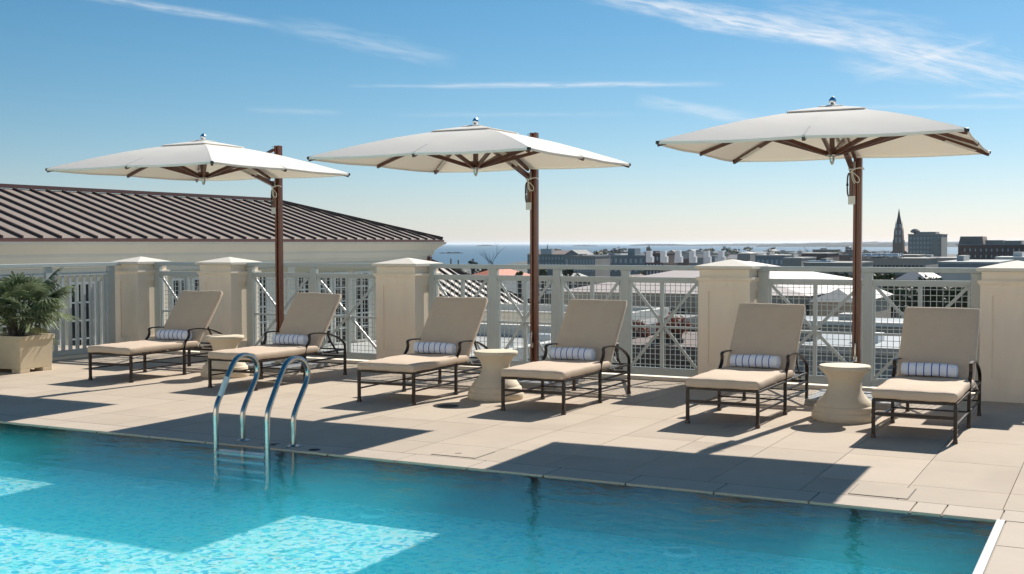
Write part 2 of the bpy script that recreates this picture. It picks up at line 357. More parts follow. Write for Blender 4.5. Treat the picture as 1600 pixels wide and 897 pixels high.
    def build(s, name, m, parent=None, smooth=False, bevel=0.0, label=None, kind=None, loc=None):
        me = bpy.data.meshes.new(name); me.from_pydata(s.v, [], s.f)
        ms = m if isinstance(m, (list, tuple)) else [m]
        for q in ms: me.materials.append(M[q] if isinstance(q, str) else q)
        for p, i in zip(me.polygons, s.mi): p.material_index = i; p.use_smooth = bool(smooth)
        me.update()
        o = bpy.data.objects.new(name, me); C.objects.link(o)
        if parent is not None: o.parent = parent
        if smooth and smooth != 'full':
            try: me.set_sharp_from_angle(angle=R(38))
            except Exception: pass
        if bevel:
            bv = o.modifiers.new('bevel', 'BEVEL'); bv.width = bevel; bv.segments = 2; bv.limit_method = 'ANGLE'; bv.angle_limit = R(50)
        if label: o['label'] = label
        if kind: o['kind'] = kind
        if loc: o.location = loc
        return o
def tag(o, label, cat, group=None, kind=None):
    o['label'] = label; o['category'] = cat
    if group: o['group'] = group
    if kind: o['kind'] = kind
    return o
def thing(name, label, cat, loc=(0, 0, 0), rz=0, group=None):
    o = bpy.data.objects.new(name, None); C.objects.link(o); o.location = loc; o.rotation_euler = (0, 0, rz)
    o.empty_display_size = .1
    return tag(o, label, cat, group)
def struct(o): o['kind'] = 'structure'; return o
def copy_tree(o, parent=None):
    c = o.copy(); C.objects.link(c); c.parent = parent
    for ch in list(o.children): copy_tree(ch, c)
    return c
def smoothpath(pts, n=5):
    P = [Vector(p) for p in pts]; P = [P[0]*2-P[1]] + P + [P[-1]*2-P[-2]]; out_ = []
    for i in range(1, len(P)-2):
        for k in range(n):
            t = k/n; a, b, c, d = P[i-1:i+3]
            out_.append(.5*((2*b) + (-a+c)*t + (2*a-5*b+4*c-d)*t*t + (-a+3*b-3*c+d)*t**3))
    out_.append(P[-2]); return out_

# ================================================================== SETTING: terrace and pool
POOL_Y = 7.26; POOL_X = -.62; POOL_L = -15.0; POOL_N = 1.4; POOL_D = .36; WZ = -.010
DECK_Y1 = 13.35; FY = 13.05; LX = -13.13
# roof slab under the terrace
g = MB()
g.b2(-16.5, 6, POOL_Y+.02, DECK_Y1, -1.2, -.012); g.b2(POOL_X+.03, 6, -6, POOL_Y+.02, -1.2, -.0125); g.b2(-16.5, POOL_X+.03, -6, POOL_N-.02, -1.2, -.0125)
slab = struct(g.build('pool_deck', 'grout_deck'))
TX, TY = .61, 1.0
def tile_mesh(w_, l_, h_=.012, g_=.0035):
    t = MB(); t.frust((0, 0, -h_+.001), (w_-g_, l_-g_), (w_-g_-.002, l_-g_-.002), h_-.001); o = t.build('paver', 'deck', slab); return o
base_tile = tile_mesh(TX, TY); first = True; xs0 = -1.22-TX*22
tiles = []
for i in range(29):
    for j in range(-1, 6):
        x0 = xs0+i*TX; y0 = 8.06+j*TY - (0 if j >= 0 else 0)
        if j == -1: y0 = POOL_Y+.295; ln = 8.06-y0
        else: ln = TY
        y1 = y0+ln
        if y1 > DECK_Y1: ln = DECK_Y1-y0
        if ln < .05: continue
        tiles.append((x0+TX/2, y0+ln/2, ln))
for j in range(7):
    for i in range(4):
        tiles.append((POOL_X+.36+TX/2+i*TX+.02, POOL_Y+.29-TY/2-j*TY, TY))
meshes = {round(TY, 3): base_tile.data}
for k, (x, y, ln) in enumerate(tiles):
    if k == 0 and abs(ln-TY) < 1e-6: o = base_tile
    else:
        key = round(ln, 3)
        if key not in meshes:
            o = tile_mesh(TX, ln); meshes[key] = o.data
        else:
            o = bpy.data.objects.new('paver', meshes[key]); C.objects.link(o); o.parent = slab
    o.location = (x, y, 0)
if not any(abs(ln-TY) < 1e-6 for (_, _, ln) in tiles[:1]): base_tile.location = (POOL_X+.36+TX/2+4*TX+.02, POOL_Y+.29-TY/2, 0)
# coping stones round the pool (same joints as in the photograph)
cop = MB(); cop.b2(-16, POOL_X+.3, POOL_Y+.26, POOL_Y+.2955, -.13, -.010); cop.b2(-16, 3, POOL_Y+.2865, POOL_Y+.2985, -.02, -.0005); copr = struct(cop.build('pool_coping', 'grout'))
xs = [-.60, -.92, -1.10]; x = -1.70
while x > -15.5: xs.append(x); x -= .61
for a, b in zip(xs[:-1], xs[1:]):
    t = MB(); t.b2(-(a-b)/2+.004, (a-b)/2-.004, -.1430, .1430, -.020, 0)
    t.build('coping_stone', 'coping', copr, bevel=.004, loc=((a+b)/2, POOL_Y+.143, .001))
t = MB(); t.b2(-.60+.003, POOL_X+.37, POOL_Y+.002, POOL_Y+.286, -.020, 0.001); t.build('coping_stone', 'coping', copr, bevel=.004)
y = POOL_Y-.01
while y > 1.0:
    t = MB(); t.b2(POOL_X+.055, POOL_X+.355, y-.605, y-.003, -.045, 0.001); t.build('coping_stone', 'coping', copr, bevel=.003); y -= .61
t = MB(); t.b2(-15.5, POOL_X, POOL_N-.32, POOL_N-.02, -.045, .001); t.build('coping_stone', 'coping', copr, bevel=.003)
# two skimmer lids cut in the deck
for (x0, x1, y0, y1) in ((-1.53, -1.16, 7.585, 7.94), (-4.64, -4.25, 7.585, 7.90)):
    h = thing('skimmer_lid', 'square paver-covered skimmer lid in the deck near the %s' % ('right end of the pool' if x0 > -2 else 'middle of the pool edge'), 'skimmer lid', ((x0+x1)/2, (y0+y1)/2, 0), 0, 'skimmer lids along the pool')
    t = MB(); a, b = (x1-x0)/2, (y1-y0)/2; t.b2(-a, a, -b, b, 0, .0022); t.build('joint', 'grout', h)
    t = MB(); t.b2(-a+.007, a-.007, -b+.007, b-.007, .0005, .0045); t.build('lid', 'deck', h)
    if x0 < -2:
        t = MB(); t.box((-.02, -.04, .0055), (.05, .012, .002), .5); t.build('lift_slot', 'marking', h)
# pool shell
sh = MB(); sh.b2(POOL_L-.2, POOL_X+.03, POOL_N-.2, POOL_Y+.01, -POOL_D-.2, -POOL_D)
pool = struct(sh.build('pool_basin', 'mosaic'))
t = MB(); t.b2(POOL_L, POOL_X+.028, POOL_Y+.003, POOL_Y+.24, -1.1, -.101); t.build('pool_wall', 'pool_wall', pool)
t = MB(); t.b2(POOL_L, POOL_X+.002, POOL_Y+.0022, POOL_Y+.24, -.1, -.0205); t.build('waterline_tile', 'waterline', pool)
t = MB(); t.b2(POOL_X+.004, POOL_X+.053, POOL_N-.1, POOL_Y+.0035, -1.1, -.03); t.build('pool_wall', 'pool_wall', pool)
t = MB(); t.b2(POOL_L, POOL_X, POOL_N-.25, POOL_N-.004, -1.1, -.046); t.b2(POOL_L-.25, POOL_L-.004, POOL_N-.25, POOL_Y+.2, -1.1, -.001); t.build('pool_wall', 'pool_wall', pool)
t = MB(); t.b2(POOL_X+.001, POOL_X+.047, POOL_N, POOL_Y-.004, -.05, .006); t.build('edge_strip', 'pool_lip', pool, bevel=.006, label='white strip along the right end of the pool')
wt = MB(); x0, x1, y0, y1, z0, z1 = POOL_L, POOL_X, POOL_N, POOL_Y+.001, -POOL_D-.1, WZ
wt.add([(x0, y0, z0), (x1, y0, z0), (x1, y1, z0), (x0, y1, z0), (x0, y0, z1), (x1, y0, z1), (x1, y1, z1), (x0, y1, z1)],
       [(3, 2, 1, 0), (0, 1, 5, 4), (1, 2, 6, 5), (2, 3, 7, 6), (3, 0, 4, 7)], 1)
wt.f.append((4, 5, 6, 7)); wt.mi.append(0)
struct(wt.build('pool_water', ['water_surface', 'water_side']))
for k, (cx, cy_) in enumerate(((-7.55, 6.78), (-5.30, 6.50), (-2.78, 6.47))):
    zz = -.10 if 0 else -POOL_D
    lab = ['leftmost round underwater fitting on the pool floor', 'round underwater fitting on the pool floor right of the steel ladder', 'rightmost round underwater fitting on the pool floor'][k]
    px_ = [(232, 704), (585, 750), (1063, 808)][k]
    d = fw*F_PX + rt*(px_[0]-800) - up*(px_[1]-448.5); tt = (-.17-CAM_Z)/d.z
    h = thing('pool_light', lab, 'pool light', (d.x*tt*7.06/min(d.y*tt, 7.06) if d.y*tt > 7.06 and 0 else d.x/d.y*7.04, 7.04, -POOL_D), 0, 'round fittings on the pool floor')
    t = MB(); t.lathe([(.11, 0), (.11, .012), (.085, .016), (.085, .004)], 28); t.build('ring', 'disc_ring', h, True)
    t = MB(); t.lathe([(.075, 0), (.075, .012), (.03, .02), (0, .022)], 28); t.build('lens', 'disc', h, True)

def text(s_, name, m, size, loc, rot, parent=None, ext=.0006, sx=1):
    cu = bpy.data.curves.new(name, 'FONT'); cu.body = s_; cu.size = size; cu.extrude = ext; cu.align_x = 'CENTER'
    o = bpy.data.objects.new(name, cu); C.objects.link(o)
    bpy.context.view_layer.update()
    dg = bpy.context.evaluated_depsgraph_get(); me = bpy.data.meshes.new_from_object(o.evaluated_get(dg)); bpy.data.objects.remove(o)
    me.materials.clear(); me.materials.append(M[m])
    o = bpy.data.objects.new(name, me); C.objects.link(o); o.location = loc; o.rotation_euler = rot; o.scale = (sx, 1, 1)
    if parent: o.parent = parent
    return o
text('4', 'depth_marking', 'marking', .20, (-6.02, 7.31, .0022), (0, 0, 0), copr, sx=1.6)
text('3', 'depth_marking', 'marking', .10, (-6.09, POOL_Y-.0005, -.125), (PI/2, 0, 0), pool, sx=.9)
text('4', 'depth_marking', 'marking', .10, (-1.30, POOL_Y-.0005, -.125), (PI/2, 0, 0), pool, sx=1.1)
t = MB(); t.lathe([(.048, 0), (.048, .0008), (.040, .0012), (.040, 0)], 24); t.box((0, 0, .0006), (.088, .010, .001), R(45)); t.box((0, .0, .0007), (.018, .05, .0012)); t.build('no_diving_mark', 'marking', copr, loc=(-5.55, 7.345, .0015))

# ------------------------------------------------------------------ pool ladder
lad = thing('pool_ladder', 'stainless steel pool ladder with two looped handrails at the pool edge', 'ladder', (-6.055, 7.42, 0))
prof = [(7.42, 0), (7.42, .10), (7.42, .22), (7.455, .30), (7.53, .41), (7.59, .50), (7.61, .57), (7.585, .635), (7.52, .683), (7.42, .698), (7.335, .665), (7.275, .59), (7.215, .50), (7.16, .41), (7.115, .33), (7.10, .26), (7.10, .15), (7.10, -.36)]
for k, xx in enumerate((-6.324, -5.786)):
    pth = smoothpath([(xx+6.055, y-7.42-(.03*k), z) for y, z in prof], 5)
    t = MB(); t.tube(pth, .0215, 14); r_ = t.build('handrail', 'steel', lad, 'full')
    t = MB(); t.lathe([(.055, .001), (.055, .008), (.03, .016), (.024, .02)], 20, (xx+6.055, -.03*k, 0)); t.build('flange', 'steel', r_, True)
    if k == 0:
        t = MB(); sec = [p for p in pth if p.y < -.10 and .39 < p.z < .555]; t.tube(sec, .0232, 14); t.build('grip_sleeve', 'white_plastic', r_, True, label='pale sleeve wrapped round the handrail')
for z in (-.030, -.085, -.150, -.22):
    t = MB(); t.b2(-.25, .25, -.375, -.29, z-.013, z+.013); t.build('tread', 'steel', lad, bevel=.005)

# ------------------------------------------------------------------ pillars and fences
def pillar(x0, x1, y0, label, w_=None):
    xc = (x0+x1)/2; W = x1-x0; D = .6
    p = thing('pillar', label, 'pillar', (xc, y0+D/2, 0), 0, 'stucco pillars of the terrace railing')
    H1 = 1.17
    t = MB()
    # shaft faces with a recessed panel in front and back and on both sides
    pt, pb, ins, dep = 1.065, .235, .115, .018
    hx, hy = W/2, D/2
    t.b2(-hx+dep, hx-dep, -hy+dep, hy-dep, 0, H1)
    for sx in (-1, 1):
        for (a, b) in ((-hy, -hy+ins), (hy-ins, hy)): t.b2(min(sx*hx, sx*(hx-dep)), max(sx*hx, sx*(hx-dep)), a, b, 0, H1)
        for (a, b) in ((0, pb), (pt, H1)): t.b2(min(sx*hx, sx*(hx-dep)), max(sx*hx, sx*(hx-dep)), -hy+ins, hy-ins, a, b)
    for sy in (-1, 1):
        for (a, b) in ((-hx+dep, -hx+ins), (hx-ins, hx-dep)): t.b2(a, b, min(sy*hy, sy*(hy-dep)), max(sy*hy, sy*(hy-dep)), 0, H1)
        for (a, b) in ((0, pb), (pt, H1)): t.b2(-hx+ins, hx-ins, min(sy*hy, sy*(hy-dep)), max(sy*hy, sy*(hy-dep)), a, b)
    t.build('shaft', 'stucco', p)
    t = MB(); t.frust((0, 0, H1), (W+.004, D+.004), (W+.05, D+.05), .028); t.frust((0, 0, H1+.028), (W+.05, D+.05), (W+.05, D+.05), .022); t.frust((0, 0, H1+.05), (W-.02, D-.02), (W-.02, D-.02), .085); t.build('neck_moulding', 'stucco', p)
    t = MB(); t.frust((0, 0, H1+.1352), (W+.01, D+.01), (W+.07, D+.07), .012); t.frust((0, 0, H1+.1472), (W+.075, D+.075), (W+.075, D+.075), .03); t.frust((0, 0, H1+.1772), (W+.075, D+.075), (.02, .02), .072); t.build('cap', 'stucco_cap', p)
    return p
pillar(-13.23, -12.76, 12.70, 'corner pillar behind the leftmost lounger, where the two railings meet')
pillar(-11.59, -11.01, 12.70, 'pillar between the two left loungers, behind the first stone table')
pillar(-8.59, -7.99, 12.70, 'pillar left of the middle umbrella mast, behind the third lounger from left')
pillar(-4.23, -3.64, 12.70, 'pillar with pyramid cap behind the fifth lounger from left')
pillar(-1.265, -.63, 12.70, 'rightmost pillar, cut by the edge of the picture')
pillar(2.2, 2.8, 12.70, 'pillar beyond the right edge of the picture')
cb = MB(); cb.b2(-13.3, 6, FY-.09, FY+.13, -.01, .028); cb.b2(LX-.12, LX+.06, 5, 12.7, -.01, .042); struct(cb.build('railing_curb', 'stucco'))
ZT, ZR1, ZR2a, ZR2b, ZM, ZB0, ZB1 = 1.34, 1.285, 1.203, 1.158, .615, .048, .115
def brace_fence(posts, mulls, label):
    """posts: [(x0,x1)], mulls: one x-centre per bay or None"""
    f = thing('railing', label, 'railing', (0, FY, 0), 0, 'grey railings between the pillars')
    for (a, b) in posts: t = MB(); t.b2(a, b, -.03, .03, .043, ZR1); t.build('post', 'fence_paint', f, bevel=.003)
    A, B = posts[0][0], posts[-1][1]
    t = MB(); t.b2(A-.01, B+.01, -.045, .045, ZR1+.001, ZT); t.build('top_rail', 'fence_paint', f, bevel=.005)
    for (p0, p1), m in zip(zip(posts[:-1], posts[1:]), mulls):
        a, b = p0[1]+.002, p1[0]-.002
        t = MB(); t.b2(a, b, -.025, .025, ZR2a-.045, ZR2a); t.build('rail', 'fence_paint', f)
        t = MB(); t.b2(a, b, -.025, .025, ZB0, ZB1); t.build('bottom_rail', 'fence_paint', f)
        zb, zt = ZB1+.001, ZR2a-.046
        t = MB(); t.b2(a+.006, a+.028, -.02, .02, zb, zt); t.b2(b-.028, b-.006, -.02, .02, zb, zt); t.b2(a+.028, b-.028, -.018, .018, zb, zb+.02); t.b2(a+.028, b-.028, -.018, .018, zt-.02, zt); t.build('panel_frame', 'fence_paint', f)
        ai, bi = a+.028, b-.028
        if m is not None:
            t = MB(); t.b2(m-.02, m+.02, -.022, .022, zb+.021, zt-.021); t.build('mullion', 'fence_paint', f)
        mz = ZM
        t = MB(); t.b2(ai, (m or (ai+bi)/2)-.021, -.019, .019, mz-.013, mz+.013); t.b2((m or (ai+bi)/2)+.021, bi, -.019, .019, mz-.013, mz+.013); t.build('middle_bar', 'fence_paint', f)
        t = MB(); t.bar((ai, -.026, zt-.02), (bi, -.026, zb+.02), .012, .034); t.build('brace', 'fence_paint', f)
        t = MB(); t.bar((ai, -.0395, zb+.02), (bi, -.0395, zt-.02), .012, .034); t.build('brace', 'fence_paint', f)
        t = MB(); s_ = .0625; w_ = .0065; n_ = int((bi-ai)/s_); st = (bi-ai-(n_-1)*s_)/2
        for i in range(n_): xx = ai+st+i*s_; t.b2(xx-w_/2, xx+w_/2, .024, .024+w_, zb+.01, zt-.01)
        n_ = int((zt-zb)/s_); st = (zt-zb-(n_-1)*s_)/2
        for i in range(n_): zz = zb+st+i*s_; t.b2(ai, bi, .0305, .0305+w_, zz-w_/2, zz+w_/2)
        t.build('wire_mesh', 'fence_paint', f, kind='stuff')
    return f
brace_fence([(-12.76, -12.65), (-11.70, -11.59)], [-12.17], 'short railing bay with wire mesh between the two leftmost pillars')
brace_fence([(-11.01, -10.90), (-9.89, -9.79), (-8.70, -8.59)], [-10.40, -9.27], 'railing with two cross-braced bays behind the left umbrella mast')
brace_fence([(-7.99, -7.905), (-7.10, -6.98), (-6.20, -6.10), (-5.30, -5.20), (-4.32, -4.23)], [-7.49, -6.59, -5.685, -4.79], 'longest railing with four cross-braced bays behind the middle umbrella mast')
brace_fence([(-3.64, -3.52), (-2.48, -2.385), (-1.39, -1.265)], [-3.00, -1.895], 'railing with two cross-braced bays behind the right umbrella mast')
brace_fence([(-.63, -.54), (.7, .8), (2.1, 2.2)], [.1, 1.45], 'railing beyond the rightmost pillar')
# side railing with upright balusters, running towards the camera on the left
f = thing('side_railing', 'railing of upright square bars behind the potted palm', 'railing', (LX, 0, 0))
posts = [(12.47, 12.585), (11.345, 11.455), (10.18, 10.29), (9.0, 9.11), (7.8, 7.91)]
for (a, b) in posts: t = MB(); t.b2(-.03, .03, a, b, .043, ZR1); t.build('post', 'fence_paint', f, bevel=.003)
t = MB(); t.b2(-.045, .045, 6.5, 12.695, ZR1+.001, ZT); t.build('top_rail', 'fence_paint', f, bevel=.005)
for (p1, p0) in zip(posts[:-1], posts[1:]):
    a, b = p0[1]+.001, p1[0]-.001
    t = MB(); t.b2(-.025, .025, a, b, ZR2a-.04, ZR2a); t.build('rail', 'fence_paint', f)
    t = MB(); t.b2(-.025, .025, a, b, ZB0, .12); t.build('bottom_rail', 'fence_paint', f)
    n_ = 8
    for i in range(n_):
        yy = a+(b-a)*(i+.5)/n_; t = MB(); t.b2(-.02, .02, yy-.019, yy+.019, .121, ZR2a-.041); t.build('baluster', 'fence_paint', f)

# ------------------------------------------------------------------ loungers
def make_lounger():
    r_ = thing('sun_lounger', '', 'sun lounger')
    W = .33; fz = .315; m_ = 'frame_metal'
    def leg(x, y, top):
        t = MB(); t.b2(x-.014, x+.014, y-.014, y+.014, .035, top); t.frust((x, y, 0), (.040, .040), (.030, .030), .036); t.build('leg', m_, r_, bevel=.002)
    for sx in (-1, 1):
        leg(sx*(W-.012), .014, fz-.012); leg(sx*(W-.012), .91, fz+.02); leg(sx*(W-.012), 1.72, fz)
        # side rail of the seat frame
        t = MB(); t.b2(sx*(W-.012)-.012, sx*(W-.012)+.012, 0, 1.735, fz-.011, fz+.009); t.build('side_rail', m_, r_, bevel=.002)
        t = MB(); t.b2(sx*(W-.012)-.008, sx*(W-.012)+.008, .028, 1.705, .131, .145); t.build('stretcher', m_, r_)
        t = MB(); t.b2(sx*(W-.012)-.009, sx*(W-.012)+.009, .925, 1.705, .222, .240); t.build('lower_rail', m_, r_)
        arm = smoothpath([(0, .905, fz), (0, .912, .36), (0, .935, .405), (0, .985, .452), (0, 1.0, .50), (0, .995, .538), (0, 1.06, .553), (0, 1.22, .548), (0, 1.40, .52), (0, 1.56, .47), (0, 1.665, .42), (0, 1.712, .375), (0, 1.72, fz)], 4)
        t = MB(); t.sweep([(sx*(W-.010)+p.x, p.y, p.z) for p in arm], .030, .014, (1, 0, 0)); 
        t = MB(); t.sweep([(sx*(W-.010), p.y, p.z) for p in arm], .013, .030, (1, 0, 0)); t.build('armrest', m_, r_, True)
        # back frame upright and its prop
        t = MB(); t.bar((sx*(W-.045), 1.195, .325), (sx*(W-.045), 1.655, .99), .016, .022); t.build('back_upright', m_, r_)
        t = MB(); t.sweep(smoothpath([(sx*(W-.05), 1.36, .60), (sx*(W-.045), 1.42, .50), (sx*(W-.05), 1.52, .38), (sx*(W-.055), 1.64, .27)], 4), .012, .020); t.build('prop', m_, r_)
    for (y, z, h) in ((.014, .200, .026), (.91, .138, .014), (1.72, .138, .014), (1.72, .231, .026)):
        t = MB(); t.b2(-W+.026, W-.026, y-.008, y+.008, z-h/2, z+h/2); t.build('cross_bar', m_, r_)
    for y in (.008, 1.725): t = MB(); t.b2(-W+.024, W-.024, y-.010, y+.010, fz-.010, fz+.008); t.build('end_rail', m_, r_)
    t = MB()
    for i in range(10): y = .11+i*.115; t.b2(-W+.024, W-.024, y-.022, y+.022, fz-.004, fz+.002)
    t.build('seat_slats', m_, r_)
    t = MB(); t.bar((-W+.053, 1.655, .985), (W-.053, 1.655, .985), .016, .02); t.bar((-W+.053, 1.43, .668), (W-.053, 1.43, .668), .014, .014); t.bar((-W+.063, 1.64, .27), (W-.063, 1.64, .27), .012, .012); t.build('back_bars', m_, r_, kind='stuff')
    # cushions
    t = MB(); t.rbox((0, .585, .366), (.665, 1.205, .078), .030, (10, 14, 6), .010, wob=.0018); s_ = t.build('seat_cushion', 'cushion', r_, 'full')
    t = MB(); pipe = [(-.318, -.004, .338), (.318, -.004, .338)]; 
    a = math.atan2(1.0-.385, 1.60-1.135); ln = math.hypot(1.0-.385, 1.60-1.135)
    mt = Matrix.Rotation(a, 3, 'X')
    cc = Vector((0, (1.135+1.60)/2, (.385+1.0)/2)) + mt @ Vector((0, 0, -.033))
    t = MB(); t.rbox(cc, (.665, ln+.03, .068), .028, (10, 10, 6), .008, mt, wob=.0018); t.build('back_cushion', 'cushion', r_, 'full')
    t = MB()
    for sx in (-1, 1):
        t.tube(smoothpath([(sx*.332, 1.17, .375), (sx*.352, 1.19, .335), (sx*.358, 1.22, .30)], 4), .004, 5); t.tube(smoothpath([(sx*.332, 1.17, .375), (sx*.345, 1.13, .345), (sx*.362, 1.12, .325)], 4), .004, 5)
    t.build('tie', 'cord', r_)
    return r_
def cushion_set(seed):
    rn = random.Random(seed); ph = [rn.uniform(0, 6) for _ in range(6)]; dx = rn.uniform(-.008, .008); tilt = rn.uniform(-.012, .012)
    def warp(o, sag):
        for v in o.data.vertices:
            c = v.co
            n_ = .0035*math.sin(c.x*9+ph[0])*math.sin((c.y+c.z)*7+ph[1]) + .0018*math.sin(c.x*31+c.y*17+ph[2]) + .0015*math.sin(c.y*41+ph[3]+c.x*8)
            c.z += n_; c.x += dx+.003*math.sin(c.y*6+ph[4]); c.z -= sag*math.exp(-((c.x)/.22)**2-((c.y-.8)/.3)**2)
    t = MB(); t.rbox((0, .585, .366), (.665, 1.205, .078), .026, (14, 20, 6), .010); a_ = t.build('seat_cushion', 'cushion', None, 'full'); warp(a_, .008)
    a = math.atan2(1.0-.385, 1.60-1.135)+tilt; ln = math.hypot(1.0-.385, 1.60-1.135)
    mt = Matrix.Rotation(a, 3, 'X'); cc = Vector((0, (1.135+1.60)/2, (.385+1.0)/2)) + mt @ Vector((0, 0, -.033))
    t = MB(); t.rbox(cc, (.665, ln+.03, .068), .026, (14, 14, 6), .009, mt); b_ = t.build('back_cushion', 'cushion', None, 'full'); warp(b_, 0)
    r_ = (a_.data, b_.data); bpy.data.objects.remove(a_); bpy.data.objects.remove(b_); return r_
def make_towel():
    R0 = .0625; prof = []; mi = []
    Lh = .235; stripes = [-.17, -.105, -.04, .025, .09, .155]
    prof.append((.0, -Lh+.004)); mi.append(0); prof.append((.028, -Lh)); mi.append(0); prof.append((R0-.012, -Lh)); mi.append(0); prof.append((R0-.002, -Lh+.008)); mi.append(0)
    for s_ in stripes:
        prof += [(R0+.001, s_-.0045), (R0+.001, s_+.0045)]; mi += [1, 0]
    prof += [(R0-.002, Lh-.008), (R0-.012, Lh), (.028, Lh), (0, Lh-.004)]; mi += [0, 0, 0, 0]
    t = MB(); t.lathe(prof, 24, (0, 0, 0), 'X', mi)
    # spiral of the rolled edge on both ends
    for sx in (-1, 1):
        t.k = 0; t.sweep([(sx*(Lh+.0015), (R0-.014)*(1-k/26)*math.cos(k*.55)*.95, (R0-.014)*(1-k/26)*math.sin(k*.55)*.95) for k in range(24)], .003, .006, (1, 0, 0))
    me_o = t.build('rolled_towel', ['towel_white', 'towel_blue'], None, True)
    for v in me_o.data.vertices:
        if v.co.z < -.05: v.co.z = -.05 + (v.co.z+.05)*.2
        v.co.y += .003*math.sin(v.co.x*11); v.co.z += .002*math.sin(v.co.x*17+1)
    return me_o
lounger = make_lounger(); towel = make_towel()
chairs = [(-10.4825, 9.969, .026), (-8.6992, 10.0288, .016), (-6.531, 9.815, .0405), (-4.9324, 9.908, .0159), (-3.0934, 9.94, -.0099), (-1.4747, 9.8784, -.0035)]
clab = ['leftmost sun lounger, next to the potted palm', 'second sun lounger from left, behind the steel pool ladder', 'third sun lounger from left, in front of the wide pillar',
        'fourth sun lounger from left, just right of the middle umbrella mast', 'fifth sun lounger from left, left of the right stone table', 'rightmost sun lounger, in front of the last pillar']
tlab = ['striped rolled towel on the leftmost lounger', 'striped rolled towel on the lounger behind the pool ladder', 'striped rolled towel on the third lounger from left', 'striped rolled towel on the fourth lounger from left', 'striped rolled towel on the lounger left of the right stone table', 'striped rolled towel on the rightmost lounger']
for i, (x, y, a) in enumerate(chairs):
    o = lounger if i == 0 else copy_tree(lounger)
    o.location = (x, y, 0); o.rotation_euler = (0, 0, a); o['label'] = 'beige cushioned '+clab[i]; o['group'] = 'sun loungers in a row on the terrace'
    da, db = cushion_set(40+i)
    for ch in o.children:
        if ch.name.startswith('seat_cushion'): ch.data = da
        elif ch.name.startswith('back_cushion'): ch.data = db
    tw = towel if i == 0 else towel.copy()
    if i: C.objects.link(tw)
    d = Matrix.Rotation(a, 3, 'Z') @ Vector(([.015, -.01, -.035, -.045, -.02, -.035][i], 1.075+[.0, -.012, .01, -.02, .005, .0][i], 0))
    tw.location = (x+d.x, y+d.y, .468); tw.rotation_euler = (R([4, -7, 2, 9, -3, -10][i]), R([.5, -.6, .8, 0, -.8, .4][i]), a+R([3.5, -1.5, 2.5, -2.5, -3.5, 1.8][i]))
    tag(tw, 'blue and white '+tlab[i], 'towel', 'rolled towels on the loungers')

# ------------------------------------------------------------------ stone side tables
prof = [(.282, 0), (.290, .012), (.291, .05), (.286, .068), (.278, .074), (.272, .080), (.270, .115), (.262, .126), (.250, .132), (.243, .150), (.225, .175), (.196, .205), (.168, .24), (.150, .275), (.143, .31), (.146, .345), (.158, .38), (.180, .415), (.205, .440), (.224, .456), (.230, .468), (.229, .484), (.222, .492), (.200, .494), (0, .494)]
for i, (x, y) in enumerate(((-9.64, 11.0), (-5.74, 10.68), (-2.22, 10.83))):
    t = MB(); t.lathe(prof, 40); o = t.build('stone_table', 'cast_stone', None, True)
    if i: bpy.data.objects.remove(o); o = tb.copy(); C.objects.link(o)
    else: tb = o
    o.location = (x, y, 0); tag(o, 'round hourglass cast stone table ' + ['between the two leftmost loungers', 'between the third and fourth loungers, beside the middle mast', 'between the two rightmost loungers'][i], 'side table', 'stone side tables between loungers')
# deck drain in the shade of the middle table
h = thing('deck_drain', 'round dark drain grate in the deck left of the middle stone table', 'drain', (-5.87, 9.925, .001))
t = MB(); t.lathe([(.105, 0), (.105, .006), (.088, .006), (.088, .002)], 28); t.build('rim', 'drain', h, True)
t = MB(); 
for k in range(-3, 4): t.box((k*.024, 0, .004), (.010, 2*math.sqrt(.0077-(k*.024)**2), .004))
t.build('grate', 'drain', h)

